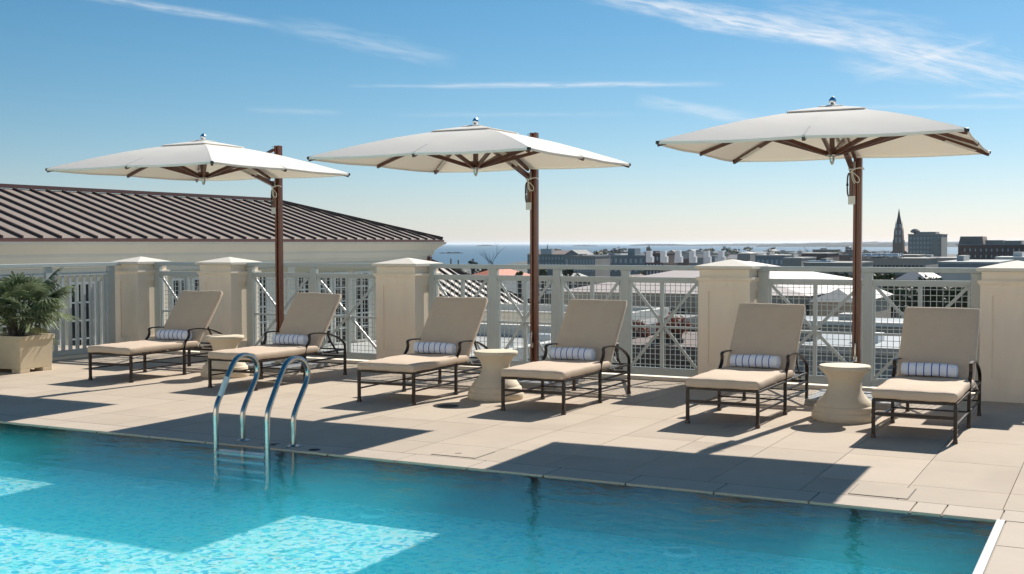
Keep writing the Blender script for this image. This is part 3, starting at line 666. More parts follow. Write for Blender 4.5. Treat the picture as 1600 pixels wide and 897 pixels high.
# ------------------------------------------------------------------ umbrellas
def make_umbrella(mast_dx):
    """origin on the deck under the mast; canopy centre at (-mast_dx, -1.28)"""
    u = thing('cantilever_umbrella', '', 'umbrella')
    cx, cy0 = -mast_dx, -1.28; S = 2.47; H = S/2; ZR = 2.465; ZP = 2.815
    # base of two stacked slabs
    for z, s_ in ((.001, .86), (.033, .85)): t = MB(); t.b2(-s_/2, s_/2, -.40, s_-.40, z, z+.030); t.build('base_slab', 'base_slab', u, bevel=.003)
    t = MB(); t.b2(-.085, .085, -.085, .085, .064, .076); t.b2(-.055, .055, -.05, .05, .076, .20); t.build('mast_socket', 'steel', u, bevel=.003)
    t = MB(); t.b2(-.040, -.014, -.034, .034, .08, 2.86); t.b2(.014, .040, -.034, .034, .08, 2.86); t.b2(-.014, .014, -.008, .034, .08, 2.86); mast = t.build('mast', 'wood', u, bevel=.004)
    t = MB()
    for z in (.45, .95, 1.55): t.lathe([(.005, -.047), (.005, .0), (.001, .0)], 8, (-.038, 0, z), 'Z')
    t = MB(); t.b2(-.018, .018, -.075, -.046, .42, .47); t.tube([(-.0, -.08, .45), (-.0, -.085, .52), (.0, -.07, .60)], .008, 6); t.tube([(-.0, -.08, .45), (-.03, -.095, .40), (-.02, -.09, .30)], .006, 6); t.build('crank_handle', 'steel', mast, True)
    for z in (1.25,): t = MB(); t.lathe([(.0, -.050), (.006, -.049), (.006, -.044)], 8, (0, 0, 0)); 
    # slider on the left of the mast with two metal brackets and a dark grip
    t = MB(); t.b2(-.082, -.046, -.026, .026, 2.02, 2.36); t.build('slider', 'wood_dark', u, bevel=.004)
    for z in (1.985, 2.325):
        t = MB(); t.b2(-.088, -.018, -.042, -.038, z, z+.085); t.b2(-.088, -.046, -.037, .030, z+.015, z+.07); t.build('bracket', 'bracket_grey', u, bevel=.003)
    t = MB(); t.sweep(smoothpath([(-.086, -.015, 2.06), (-.098, -.015, 2.10), (-.101, -.015, 2.18), (-.098, -.015, 2.26), (-.086, -.015, 2.30)], 4), .026, .012); t.build('grip', 'dark_plastic', u, True)
    t = MB(); t.tube(smoothpath([(-.07, -.052, 2.30), (-.02, -.062, 2.335), (.05, -.055, 2.345), (.06, -.02, 2.33)], 4), .006, 6); t.tube(smoothpath([(-.05, -.055, 2.31), (-.02, -.075, 2.22), (.015, -.07, 2.20), (.02, -.07, 2.245), (-.05, -.058, 2.31)], 5), .005, 6)
    t.tube(smoothpath([(-.05, -.055, 2.31), (-.045, -.07, 2.24), (-.02, -.07, 2.19)], 4), .005, 6); t.build('tie_cord', 'cord', u, True)
    # boom: two pale straps of wood from the slider up to the crown, and the upper strut
    t = MB()
    for dx in (-.035, .035): t.bar((dx-.062*.7+cx*.3, cy0*.3, 2.48), (cx+dx, cy0+.05, 2.72), .020, .05)
    t.build('boom', 'canvas_strap', u, bevel=.003)
    t = MB(); t.bar((-.062, -.02, 2.36), (-.062*.68+cx*.32, cy0*.32, 2.475), .045, .05); t.build('boom_arm', 'wood_dark', u, bevel=.003)
    t = MB(); t.bar((-.055, -.01, 2.815), (cx*.62-.02, -.50, 2.60), .045, .03); t.build('upper_strut', 'wood', u, bevel=.003)
    t = MB(); t.b2(-.072, -.041, -.036, .03, 2.78, 2.85); t.build('strut_bracket', 'chrome', u, bevel=.004)
    # canopy: square, gently hollow faces, thin cloth with thickness
    def zc(px, py, base=ZR, top=ZP):
        q = max(abs(px), abs(py))/H
        d = (1-q); z = base + (top-base)*(d*1.0 + .10*math.sin(PI*d)*1.0)
        o_ = min(abs(px), abs(py))/max(1e-6, max(abs(px), abs(py)))
        z -= .012*math.sin(PI*min(1, o_))*q*q*(1 if q > .05 else 0)
        z += .0022*math.sin(px*13+py*5)*math.sin(py*11-px*4)*q       # slack between ribs
        return z
    def sheet(r0, r1, dz, name, mt_, th=.004, val=0.0, parent=u, n=40, m_=14):
        t = MB(); rings = []
        for k in range(m_+1):
            q = r0 + (r1-r0)*k/m_
            for j in range(n):
                s4 = j/(n/4); side = int(s4); f_ = (s4-side)*2-1
                a, b = ((f_, -1), (1, f_), (-f_, 1), (-1, -f_))[side]
                px, py = a*q*H, b*q*H
                inn = 1 - .012*(1-f_*f_)*(q**4)
                px *= inn if abs(b) > abs(a) else 1; py *= 1
                t.v.append((cx+px*inn, cy0+py*inn, zc(px, py)+dz))
        for k in range(m_):
            for j in range(n): t.f.append((k*n+j, k*n+(j+1) % n, (k+1)*n+(j+1) % n, (k+1)*n+j)); t.mi.append(0)
        if val:
            o0 = m_*n
            for j in range(n): x_, y_, z_ = t.v[o0+j]; t.v.append((x_, y_, z_-val))
            for j in range(n): t.f.append((o0+j, o0+(j+1) % n, o0+n+(j+1) % n, o0+n+j)); t.mi.append(0)
        o = t.build(name, mt_, parent, 'full')
        try: o.data.set_sharp_from_angle(angle=R(9 if name == 'canopy' else 30))
        except Exception: pass
        so = o.modifiers.new('thickness', 'SOLIDIFY'); so.thickness = th; so.offset = -1
        return o
    can = sheet(.20, 1.0, 0, 'canopy', 'canvas', val=.022)
    for k in range(8):
        a = k*PI/4; rr = H*(math.sqrt(2) if k % 2 else 1)
        t = MB(); t.sweep([(cx+math.cos(a)*rr*q, cy0+math.sin(a)*rr*q, zc(math.cos(a)*rr*q, math.sin(a)*rr*q)+.0012) for q in (.21, .4, .6, .8, .985)], .013, .003); t.build('seam', 'canvas_strap', can)
    sheet(.045, .27, .016, 'vent_flap', 'canvas', parent=can, m_=5, val=.006)
    sheet(.02, .085, .024, 'crown_cap', 'canvas', parent=can, m_=3, val=.004)
    t = MB(); t.lathe([(.0, 0), (.022, 0), (.020, .012), (.013, .020), (.026, .030), (.033, .048), (.034, .060), (.028, .076), (.014, .090), (.004, .098), (0, .1)], 18, (cx, cy0, ZP+.002)); t.build('finial', 'chrome', u, True)
    # hub, ribs and struts
    hub = MB(); hub.lathe([(.0, 2.30), (.014, 2.315), (.022, 2.345), (.024, 2.375), (.062, 2.382), (.066, 2.392), (.05, 2.40), (.03, 2.405), (.03, 2.44), (0, 2.44)], 18, (cx, cy0, 0)); ho = hub.build('hub', 'steel', u, True)
    t = MB(); t.b2(cx-.045, cx+.045, cy0-.045, cy0+.045, 2.406, 2.46); t.build('hub_block', 'wood_dark', ho, bevel=.003)
    t = MB(); t.b2(cx-.02, cx+.02, cy0-.02, cy0+.02, 2.461, 2.80); t.build('king_post', 'wood_dark', u)
    for k in range(8):
        a = k*PI/4; rr = H*(math.sqrt(2) if k % 2 else 1)
        dx, dy = math.cos(a), math.sin(a)
        def rib_pt(q, drop): 
            px, py = dx*rr*q, dy*rr*q
            return Vector((cx+px, cy0+py, zc(px, py)-drop))
        t = MB(); t.sweep([rib_pt(q, .030) for q in (.05, .2, .4, .6, .8, .93, .993)], .026, .032); rb = t.build('rib', 'wood_dark', u)
        t = MB(); t.bar(Vector((cx+dx*.05, cy0+dy*.05, 2.402)), rib_pt(.56 if not k % 2 else .50, .050), .026, .036); t.build('strut', 'wood_dark', rb)
        if k % 2:
            t = MB(); t.sweep([rib_pt(q, .046) for q in (.70, .8, .90)], .050, .006); t.build('pocket', 'canvas', rb)
            t = MB(); e = rib_pt(.992, .012); t.box(e, (.035, .035, .03), a); t.build('rib_tip', 'dark_plastic', rb, bevel=.006)
    return u
masts = [(-9.60, 12.0, .095, 'left'), (-5.945, 12.0, .052, 'middle'), (-2.345, 12.0, .018, 'right')]
for x, y, dx, nm in masts:
    uo = make_umbrella(dx)
    uo.location = (x, y, 0); uo.rotation_euler = (0, 0, [0.0, 0.004, .03][['left', 'middle', 'right'].index(nm)])
    tag(uo, 'square white %s umbrella on a brown wooden mast, %s' % (nm, {'left': 'in front of the dark metal roof', 'middle': 'beside the middle stone table', 'right': 'beside the right stone table'}[nm]), 'umbrella', 'white cantilever umbrellas')

# ------------------------------------------------------------------ planter with fan palm
pl = thing('planter', 'square tan planter box with notched feet at the left railing', 'planter', (-12.46, 10.32, 0), R(2))
t = MB(); a, b = .335, .255
t.frust((0, 0, .045), (.66, .505), (.685, .525), .36); 
for sx in (-1, 1):
    for sy in (-1, 1): t.frust((sx*.255, sy*.178, 0), (.15, .15), (.15, .15), .0452)
body = t.build('box', 'planter', pl, bevel=.006)
t = MB(); z = .405
for (x0, x1, y0, y1) in ((-.36, .36, -.28, -.225), (-.36, .36, .225, .28), (-.36, -.305, -.225, .225), (.305, .36, -.225, .225)): t.b2(x0, x1, y0, y1, z, z+.055)
t.build('rim', 'planter', pl)
t = MB(); t.b2(-.30, .30, -.22, .22, .40, .435); t.build('soil', 'soil', pl)
palm = thing('fan_palm', 'bushy green fan palm with drooping leaf fans in the tan planter', 'palm', (-12.46, 10.32, .435))
random.seed(21)
t = MB()
for k in range(5):
    a = k*1.3; t.tube([(math.cos(a)*.05, math.sin(a)*.05, -.01), (math.cos(a)*.09, math.sin(a)*.09, .12), (math.cos(a)*.12, math.sin(a)*.12, .25)], [.035, .03, .022], 7)
t.build('trunk', 'bark', palm)
def fan(base, dirv, stem, size, nl, spread, droop, m_):
    d = Vector(dirv).normalized(); t = MB(); t.k = 0
    pts = [base + d*stem*q + Vector((0, 0, -droop*.35*stem*q*q)) for q in (0, .35, .7, 1)]
    t.tube(pts, [.007, .006, .005, .004], 5)
    tip = pts[-1]; dd = (pts[-1]-pts[-2]).normalized()
    side = dd.cross(Vector((0, 0, 1))); side.normalize(); nrm = side.cross(dd)
    for k in range(nl):
        f_ = -1+2*k/(nl-1); a = f_*spread
        l_ = size*(1-.28*abs(f_)**1.5)*random.uniform(.9, 1.05)
        ld = dd*math.cos(a) + side*math.sin(a)
        ln_ = (nrm - ld*nrm.dot(ld)).normalized(); ls = ld.cross(ln_).normalized()
        w_ = .013*random.uniform(.8, 1.15); vs = []
        segs = (0, .3, .62, .85, 1)
        for q in segs:
            p = tip + ld*l_*q + Vector((0, 0, -droop*l_*(q**2.2)*random.uniform(.5, .9)))
            ww = w_*(.35+q*2.3 if q < .3 else (1.0 if q < .65 else (.55 if q < .9 else .06)))
            vs += [p - ls*ww + ln_*ww*.35, p, p + ls*ww + ln_*ww*.35]
        fs = []
        for i in range(len(segs)-1):
            o = i*3; fs += [(o, o+1, o+4, o+3), (o+1, o+2, o+5, o+4)]
        t.add(vs, fs)
    return t.build('leaf', m_, palm)
for k in range(90):
    a = k*2.399; el = random.uniform(-.25, 1.25) if k % 3 else random.uniform(.5, 1.4)
    if el < .35 and (math.cos(a) > .1 or math.sin(a) < -.2) and k % 7: el = random.uniform(.35, .9)
    st = random.uniform(.30, .72); sz = random.uniform(.26, .35)
    b0 = Vector((math.cos(a)*random.uniform(.02, .12), math.sin(a)*random.uniform(.02, .10), random.uniform(.08, .28)))
    fan(b0, (math.cos(a)*math.cos(el), math.sin(a)*math.cos(el), math.sin(el)), st*(1.0 if el > 0 else .8), sz, 17, R(random.uniform(70, 105)), random.uniform(.25, .9) + (.5 if el < .1 else 0), 'palm_leaf_light' if random.random() < .32 else 'palm_leaf')

# --- unseen building added behind the camera; its sunlit stucco fills shaded faces
ph = thing('bounce_building', 'unseen cream building added behind the camera to bounce sunlight onto the terrace', 'building', (-8, -6.2, 0))
t = MB(); t.b2(-19, 13, -6, 0, -.01, 3.9); t.build('wall', 'stucco', ph)
t = MB(); t.b2(-19.2, 13.2, -6.2, .25, 3.902, 4.15); t.build('cornice', 'cornice', ph)
for k in range(7):
    xx = -16.5+k*4.3
    t = MB(); t.b2(xx-.66, xx+.66, .001, .06, .001, 2.5); fr_ = t.build('glazed_door', 'win_frame', ph)
    t = MB(); t.b2(xx-.58, xx-.03, .061, .07, .1, 2.4); t.build('pane', 'glass_dark', fr_); t = MB(); t.b2(xx+.03, xx+.58, .061, .07, .1, 2.4); t.build('pane', 'glass_dark', fr_)
# ================================================================== NEIGHBOURING BUILDINGS
# --- A: long wing on the left with the dark standing-seam roof
A = thing('hipped_wing', 'long cream building wing at left under a dark brown standing seam metal roof', 'building', (-20, 32.6, 0))
yo = -32.6; Y0, Y1 = 6.0, 0.0     # local y
y0 = Y0+yo
t = MB(); t.b2(-8, 0, y0, 0, -22, 1.20); t.build('wall', 'wall_cream', A)
t = MB()
cp = [(0.02, 1.10), (.05, 1.12), (.05, 1.20), (.10, 1.22), (.14, 1.30), (.16, 1.34), (.16, 1.40), (.24, 1.47), (.34, 1.55), (.42, 1.60), (.44, 1.66)]
# crown moulding swept along the facade and round the far end
V = []
for ox, z in cp: V += [(ox, y0, z), (ox, ox, z), (-8.2, ox, z)]
F_ = []
for i in range(len(cp)-1): F_ += [(i*3, i*3+1, i*3+4, i*3+3), (i*3+1, i*3+2, i*3+5, i*3+4)]
t.add(V, F_); t.quad((.44, y0, 1.66), (.44, .44, 1.66), (-8.2, .44, 1.66), (-8.2, y0, 1.66)); t.build('cornice', 'cornice', A)
t = MB(); t.b2(.002, .03, y0, -.1, .80, .97); t.build('head_band', 'head_band', A)
t = MB(); t.tube([(.10, -.08, 1.16), (.10, -.08, -12)], .055, 8); t.b2(.04, .16, -.14, -.02, 1.05, 1.19); t.build('downspout', 'roof_fascia', A)
ez = 1.74; hw = 3.8; rz_ = 2.93; ex = .34; ey = .34
t = MB(); t.b2(-2*hw-.0+ex, ex+.04, y0, ey+.04, 1.662, ez-.01); t.build('eave_edge', 'roof_fascia', A)
# sheets between the battens, following hip at the far end
sp = .485; slope = (rz_-ez)/hw
def roofp(s_, y): return (ex-s_, y, ez+slope*s_)   # s_ distance in plan from the eave
yb = ey
k = 0
def smax(y): return min(hw, max(0, ey-y))
while yb > y0:
    ya = yb-sp; sa, sb = smax(ya), smax(yb)
    t = MB(); P = [roofp(0, ya), roofp(0, yb)]
    if sb > 0: P.append(roofp(sb, yb))
    if sa < hw or sb < hw:
        pass
    P.append(roofp(sa, ya))
    th = .03; P2 = [(p[0]-.0, p[1], p[2]-th) for p in P]; n_ = len(P)
    t.add(P+P2, [tuple(range(n_)), tuple(reversed(range(n_, 2*n_)))] + [(i, (i+1) % n_, n_+(i+1) % n_, n_+i) for i in range(n_)])
    t.build('roof_sheet', 'roof_sheet', A)
    if sa > .15:
        t = MB(); e0 = Vector(roofp(-.015, ya)); e1 = Vector(roofp(sa-.05, ya)); t.bar(e0+Vector((0, 0, .022)), e1+Vector((0, 0, .022)), .045, .054); t.build('batten', 'roof_batten', A)
    yb = ya; k += 1
t = MB(); rt_ = Vector(roofp(hw, ey-hw)); t.bar(rt_+Vector((0, 0, .06)), (rt_.x, y0, rt_.z+.06), .16, .09); t.build('ridge_cap', 'roof_fascia', A)
t = MB(); t.bar(Vector((ex, ey, ez+.04)), rt_+Vector((0, 0, .05)), .13, .09); t.build('hip_cap', 'roof_batten', A)
t = MB(); xr = ex-2*hw
t.quad((ex, ey, ez), (xr, ey, ez), (rt_.x, ey-hw, rt_.z)); t.quad((xr, ey, ez), (xr, y0, ez), (rt_.x, y0, rt_.z), (rt_.x, ey-hw, rt_.z)); t.build('rear_slope', 'roof_sheet', A)
def window(parent, y0_, y1_, z0, z1, x=0.0, cols=2, rows=5, mf='win_frame', axis='Y', mu=.035, fr=.06):
    t = MB()
    def bb(a, b, c, d, e0, e1):   # along, z, depth
        if axis == 'Y': t.b2(x+e0, x+e1, a, b, c, d)
        else: t.b2(a, b, x-e1, x-e0, c, d)
    bb(y0_-fr, y0_, z0-fr, z1+fr, -.05, .06); bb(y1_, y1_+fr, z0-fr, z1+fr, -.05, .06); bb(y0_, y1_, z1, z1+fr, -.05, .06); bb(y0_, y1_, z0-fr, z0, -.05, .075)
    for i in range(1, cols): q = y0_+(y1_-y0_)*i/cols; bb(q-mu/2, q+mu/2, z0, z1, .012, .045)
    for i in range(1, rows): q = z0+(z1-z0)*i/rows; bb(y0_, y1_, q-mu/2, q+mu/2, .010, .043)
    w_ = t.build('window', mf, parent)
    t = MB(); bb(y0_, y1_, z0, z1, .002, .008); t.build('pane', 'glass_dark', w_)
    return w_
for (a, b) in ((14.9, 15.55), (16.0, 16.65), (16.95, 17.6), (17.9, 18.56), (18.82, 19.48), (20.2, 20.6), (20.98, 21.48), (21.68, 22.2), (23.55, 23.9), (24.12, 24.4), (25.75, 26.28), (26.74, 27.22), (27.45, 28.0), (28.45, 29.12)):
    window(A, a+yo, b+yo, -1.22, .74)
# pilaster strips between window groups
for a in (15.78, 19.75, 22.45, 25.3, 29.5, 31.9): t = MB(); t.b2(.001, .05, a+yo, a+yo+.3, -1.4, .98); t.build('pilaster', 'wall_cream', A)

# --- flat white roof in front of it
Bf = thing('flat_roof_building', 'low flat roofed white building directly below the terrace railing', 'building', (-17, 24, 0))
t = MB(); t.b2(-5.0, 3.6, -9, 9, -22, -1.32); t.build('wall', 'wall_cream', Bf)
t = MB(); t.b2(-4.98, 3.58, -8.98, 8.98, -1.318, -1.30); t.build('roof', 'membrane', Bf)
t = MB(); t.b2(-5.0, 3.7, 8.7, 9.05, -1.298, -.95); t.b2(3.4, 3.7, -9.05, 8.695, -1.298, -1.0); t.build('parapet', 'parapet', Bf)
for (x_, y_, s1, s2, h_) in ((.5, 2.5, 1.2, .9, .35), (-2, 5.2, .8, .8, .3), (2.2, 6.4, .7, .5, .3), (-1, -2, .9, .9, .3)):
    t = MB(); t.b2(x_-s1/2, x_+s1/2, y_-s2/2, y_+s2/2, -1.299, -1.299+h_); t.build('roof_hatch', 'vent_white', Bf, bevel=.02)
for (x_, y_) in ((1.5, .5), (-.6, 6.8), (2.6, 3.7), (-3.2, 1.0)):
    t = MB(); t.tube([(x_, y_, -1.3), (x_, y_, -.98)], .05, 8); t.build('vent_pipe', 'vent_white', Bf)
Bg = thing('parapet_building', 'white stepped parapet building beyond the flat roof', 'building', (-20, 40, 0))
t = MB(); t.b2(-5, 4.4, -2.4, 3, -22, -1.35); t.build('wall', 'parapet', Bg)
t = MB(); t.b2(-5.1, 4.5, -2.55, -2.2, -1.348, -.88); t.b2(-5.1, 4.5, 2.8, 3.05, -1.348, -.88); t.b2(4.2, 4.5, -2.195, 2.795, -1.348, -.88); t.build('parapet', 'parapet', Bg)
t = MB(); t.b2(-5.15, 4.55, -2.6, -2.1, -.879, -.83); t.build('coping', 'roof_light', Bg)

# --- B: second seamed roof beyond
B2 = thing('rear_wing', 'lower rear wing with brown standing seam roof seen through the railing', 'building', (-24.1, 50, 0))
ez = -1.5; hw = 6.0; slope = .577; y0 = -16
t = MB(); t.b2(-12, -.4, y0, -.4, -22, ez-.3); t.build('wall', 'wall_cream', B2)
t = MB(); t.b2(-12, .05, y0, .05, ez-.3, ez-.02); t.build('eave_edge', 'cornice', B2)
def roofp2(s_, y): return (-s_, y, ez+slope*s_)
yb = 0; sp = .72
while yb > y0:
    ya = yb-sp; sa, sb = min(hw, max(0, -ya)), min(hw, max(0, -yb))
    t = MB(); P = [roofp2(0, ya), roofp2(0, yb)] + ([roofp2(sb, yb)] if sb > 0 else []) + [roofp2(sa, ya)]
    n_ = len(P); P2 = [(p[0], p[1], p[2]-.04) for p in P]
    t.add(P+P2, [tuple(range(n_)), tuple(reversed(range(n_, 2*n_)))] + [(i, (i+1) % n_, n_+(i+1) % n_, n_+i) for i in range(n_)]); t.build('roof_sheet', 'roof_sheet', B2)
    t = MB(); t.bar(Vector(roofp2(0, ya))+Vector((0, 0, .045)), Vector(roofp2(sa-.05, ya))+Vector((0, 0, .045)), .10, .10); t.build('batten', 'roof_batten', B2)
    yb = ya
t = MB(); t.bar((0, 0, ez+.06), (-hw, -hw, ez+slope*hw+.06), .16, .12); t.build('hip_cap', 'roof_batten', B2)
t = MB(); t.quad((0, 0, ez), (-12, 0, ez), (-6, -6, ez+slope*6)); t.quad((-12, 0, ez), (-12, y0, ez), (-6, y0, ez+slope*6), (-6, -6, ez+slope*6)); t.build('rear_slope', 'roof_sheet', B2)

def hip(t, x0, x1, y0_, y1_, z0, z1, mi=None, ov=0):
    x0 -= ov; x1 += ov; y0_ -= ov; y1_ += ov; w_ = min(x1-x0, y1_-y0_)/2*.98
    if x1-x0 > y1_-y0_: r0, r1 = (x0+w_, (y0_+y1_)/2, z1), (x1-w_, (y0_+y1_)/2, z1)
    else: r0, r1 = ((x0+x1)/2, y0_+w_, z1), ((x0+x1)/2, y1_-w_, z1)
    a, b, c, d = (x0, y0_, z0), (x1, y0_, z0), (x1, y1_, z0), (x0, y1_, z0)
    if x1-x0 > y1_-y0_: t.quad(a, b, r1, r0, mi=mi); t.quad(b, c, r1, mi=mi); t.quad(c, d, r0, r1, mi=mi); t.quad(d, a, r0, mi=mi)
    else: t.quad(a, b, r0, mi=mi); t.quad(b, c, r1, r0, mi=mi); t.quad(c, d, r1, mi=mi); t.quad(d, a, r0, r1, mi=mi)
    t.quad(d, c, b, a, mi=mi)
# --- D: broad pale hip roof with a row of white vents
D = thing('pale_roof_building', 'broad grey building with a pale pinkish hip roof right of the middle mast', 'building', (-16, 52, 0))
ex0, ex1 = X(872, 45)+16, X(1264, 45)+16
t = MB(); t.b2(ex0+.5, ex1-.5, -6.6, 8, -22, -1.05); t.build('wall', 'siding', D)
t = MB(); t.b2(ex0+.15, ex1-.15, -6.85, 8.3, -1.048, -.72); t.b2(ex0, ex1, -7.0, 8.5, -.718, -.42); t.build('cornice', 'concrete_far', D)
t = MB(); hip(t, ex0, ex1, -7.05, 8.6, -.415, .74, ov=.05); t.build('roof', 'pink_roof', D)
for u_ in (993, 1045, 1063, 1130, 1200):
    p = at(u_, 488, 45.4); window(D, p.x+16-.28, p.x+16+.28, p.z-.3, p.z+.35, x=-6.6, cols=2, rows=2, axis='X', mu=.05)
random.seed(3)
for k, u_ in enumerate((1015, 1037.5, 1060.5, 1082.5, 1105, 1127.5)):
    p = at(u_, 413, 52.6)
    o = thing('roof_vent', ('skewed' if k == 2 else 'boxy')+' white vent hood on the pale roof ridge, %s from left' % ['first', 'second', 'third', 'fourth', 'fifth', 'last'][k], 'vent', (p.x, 52.6, .70), R(random.uniform(-3, 3)), 'white vent hoods on the pale roof')
    t = MB()
    if k == 2: t.frust((-.02, 0, .0), (.32, .3), (.22, .26), .56)
    else: t.b2(-.14, .10, -.14, .14, 0, .55)
    t.build('hood', 'vent_white', o, bevel=.01)
    t = MB(); t.b2(.101, .18, -.12, .12, .0, .28); t.build('outlet', 'vent_white', o, bevel=.01)

def window_grid(parent, x0, x1, z0, z1, cols, rows, y, wf=.45, hf=.55, m_='win_far'):
    dx = (x1-x0)/cols; dz = (z1-z0)/rows; ref = None
    for i in range(cols):
        for j in range(rows):
            cx_, cz = x0+dx*(i+.5), z0+dz*(j+.5)
            if ref is None:
                t = MB(); t.b2(-dx*wf/2, dx*wf/2, -.12, .0, -dz*hf/2, dz*hf/2); o = t.build('window', m_, parent); ref = o
            else: o = bpy.data.objects.new('window', ref.data); C.objects.link(o); o.parent = parent
            o.location = (cx_, y, cz)
def block(name, label, u0, u1, vt, y, depth, wall, roof, cols=0, rows=0, rooftype='flat', ov=.3, rise=2.0, z0=-22, wz0=None, cap=.35, group=None, winm='win_far', wf=.45, hf=.5):
    """building whose front stands at distance y, spanning photo columns u0..u1, with its eave seen at row vt"""
    a, b = at(u0, vt, y), at(u1, vt, y); xc = (a.x+b.x)/2; W = b.x-a.x; zt = (a.z+b.z)/2
    o = thing(name, label, 'building', (xc, y, z0), 0, group); h = zt-z0
    t = MB(); t.b2(-W/2, W/2, 0, depth, 0, h); t.build('wall', wall, o)
    t = MB(); ovm = max(.1, W*.015)
    if rooftype == 'flat': 
        t.b2(-W/2-ovm, W/2+ovm, -ovm, depth+ovm, h+.001, h+cap)
        if y > 200: t.b2(-W/2+W*.2, -W/2+W*.32, depth*.3, depth*.6, h+.351, h+1.3)
    elif rooftype == 'hip': hip(t, -W/2, W/2, 0, depth, h+.001, h+rise, ov=ovm)
    elif rooftype == 'gable':
        t.add([(-W/2-ovm, -ovm, h), (W/2+ovm, -ovm, h), (W/2+ovm, depth+ovm, h), (-W/2-ovm, depth+ovm, h), (-W/2-ovm, depth/2, h+rise), (W/2+ovm, depth/2, h+rise)], [(0, 1, 5, 4), (2, 3, 4, 5), (0, 4, 3), (1, 2, 5), (3, 2, 1, 0)])
    elif rooftype == 'gable_y':
        t.add([(-W/2-ovm, -ovm, h), (W/2+ovm, -ovm, h), (W/2+ovm, depth+ovm, h), (-W/2-ovm, depth+ovm, h), (0, -ovm, h+rise), (0, depth+ovm, h+rise)], [(0, 4, 5, 3), (1, 2, 5, 4), (0, 1, 4), (2, 3, 5), (3, 2, 1, 0)])
    t.build('roof', roof, o)
    if cols: window_grid(o, -W/2+W*.03, W/2-W*.03, (h*.08 if wz0 is None else wz0-z0), h*.97, cols, rows, -.002, wf, hf, winm)
    return o, W, h

# ================================================================== NEAR ROOFS SEEN THROUGH THE MESH
o, W, h = block('hip_roof_house', 'beige house with a pale hip roof behind the right umbrella bay', 1268, 1338, 472, 42, 7, 'wall_tan', 'roof_light', rooftype='hip', rise=.45)
o, W, h = block('service_building', 'long grey low building with stepped flat roofs below the right railing', 1150, 1640, 512, 30, 3.2, 'concrete_far', 'blue_grey', 16, 1, wz0=-1.2, winm='glass_dark', wf=.75, hf=.5, cap=.04)
t = MB(); t.b2(-W/2-.05, W/2+.05, -.25, .1, h+.042, h+.14); t.build('parapet', 'parapet', o)
for k in range(5): t = MB(); t.b2(-W*.4+k*1.7, -W*.4+k*1.7+.7, .9, 1.6, h+.042, h+.26); t.build('skylight', 'roof_light', o)
o2, W, h = block('lower_extension', 'lower extension with dark strip windows nearest the terrace on the right', 1150, 1700, 549, 22.5, 3.4, 'blue_grey', 'blue_grey', 18, 2, wz0=-1.6, winm='glass_dark', wf=.7, hf=.55, cap=.03)
t = MB(); t.b2(-W/2, W/2, -.14, .0, h-.08, h+.06); t.build('roof_edge', 'roof_light', o2)
for k in range(6): t = MB(); t.b2(-W*.38+k*1.25, -W*.38+k*1.25+.5, 1.2, 1.9, h+.032, h+.2); t.build('roof_unit', ['concrete_far', 'vent_white'][k % 2], o2)
o2, W, h = block('brown_building', 'dark brown low building under the rust coloured tree', 960, 1110, 560, 30, 5, 'wall_brown', 'roof_brown', 6, 2, wz0=-5, winm='glass_dark', wf=.5, hf=.5)
o2, W, h = block('grey_shed', 'dark grey shed roofs behind the fourth lounger', 880, 1010, 520, 38, 6, 'wall_brown', 'roof_grey', 5, 1, wz0=-4, winm='glass_dark')

# ================================================================== TREES
def leafy_crown(t, rad, h0, h1, n, leaf, seed, clumps=20):
    rnd = random.Random(seed); cs = []
    for k in range(clumps):
        a = rnd.uniform(0, 2*PI); q_ = rnd.random(); r_ = rad*rnd.uniform(.1, .85)*math.sqrt(max(.1, 1-(2*q_-1)**2)); z = h0+(h1-h0)*(.1+.8*q_); cs.append((Vector((math.cos(a)*r_, math.sin(a)*r_, z)), rad*rnd.uniform(.18, .36)))
    for i in range(n):
        c_, cr = cs[rnd.randrange(clumps)]
        d = Vector((rnd.gauss(0, 1), rnd.gauss(0, 1), rnd.gauss(0, .8))).normalized()
        p = c_ + d*cr*rnd.uniform(.55, 1.08); s_ = leaf*rnd.uniform(.5, 1.3)
        u_ = Vector((rnd.gauss(0, 1), rnd.gauss(0, 1), rnd.gauss(0, 1))).normalized(); v_ = u_.cross(d)
        if v_.length < .05: continue
        v_.normalize(); t.add([p-u_*s_, p+v_*s_*.7, p+u_*s_, p-v_*s_*.6], [(0, 1, 2, 3)])
    return cs
def make_tree(h_, rad, n, leaf, m_, seed, label, loc, group=None, bark='bark_far', trunk_f=.4):
    o = thing('tree', label, 'tree', loc, 0, group)
    t = MB(); cs = leafy_crown(t, rad, h_*trunk_f, h_, n, leaf, seed); t.build('crown', m_, o)
    t = MB(); t.tube([(0, 0, 0), (0, 0, h_*trunk_f), (.02*h_, 0, h_*.75)], [h_*.03, h_*.022, h_*.008], 7)
    for c_, cr in cs[:6]: t.tube([(0, 0, h_*trunk_f*.95), c_*.55+Vector((0, 0, h_*trunk_f*.45)), c_], [h_*.014, h_*.009, h_*.003], 5)
    t.build('trunk', bark, o)
    return o
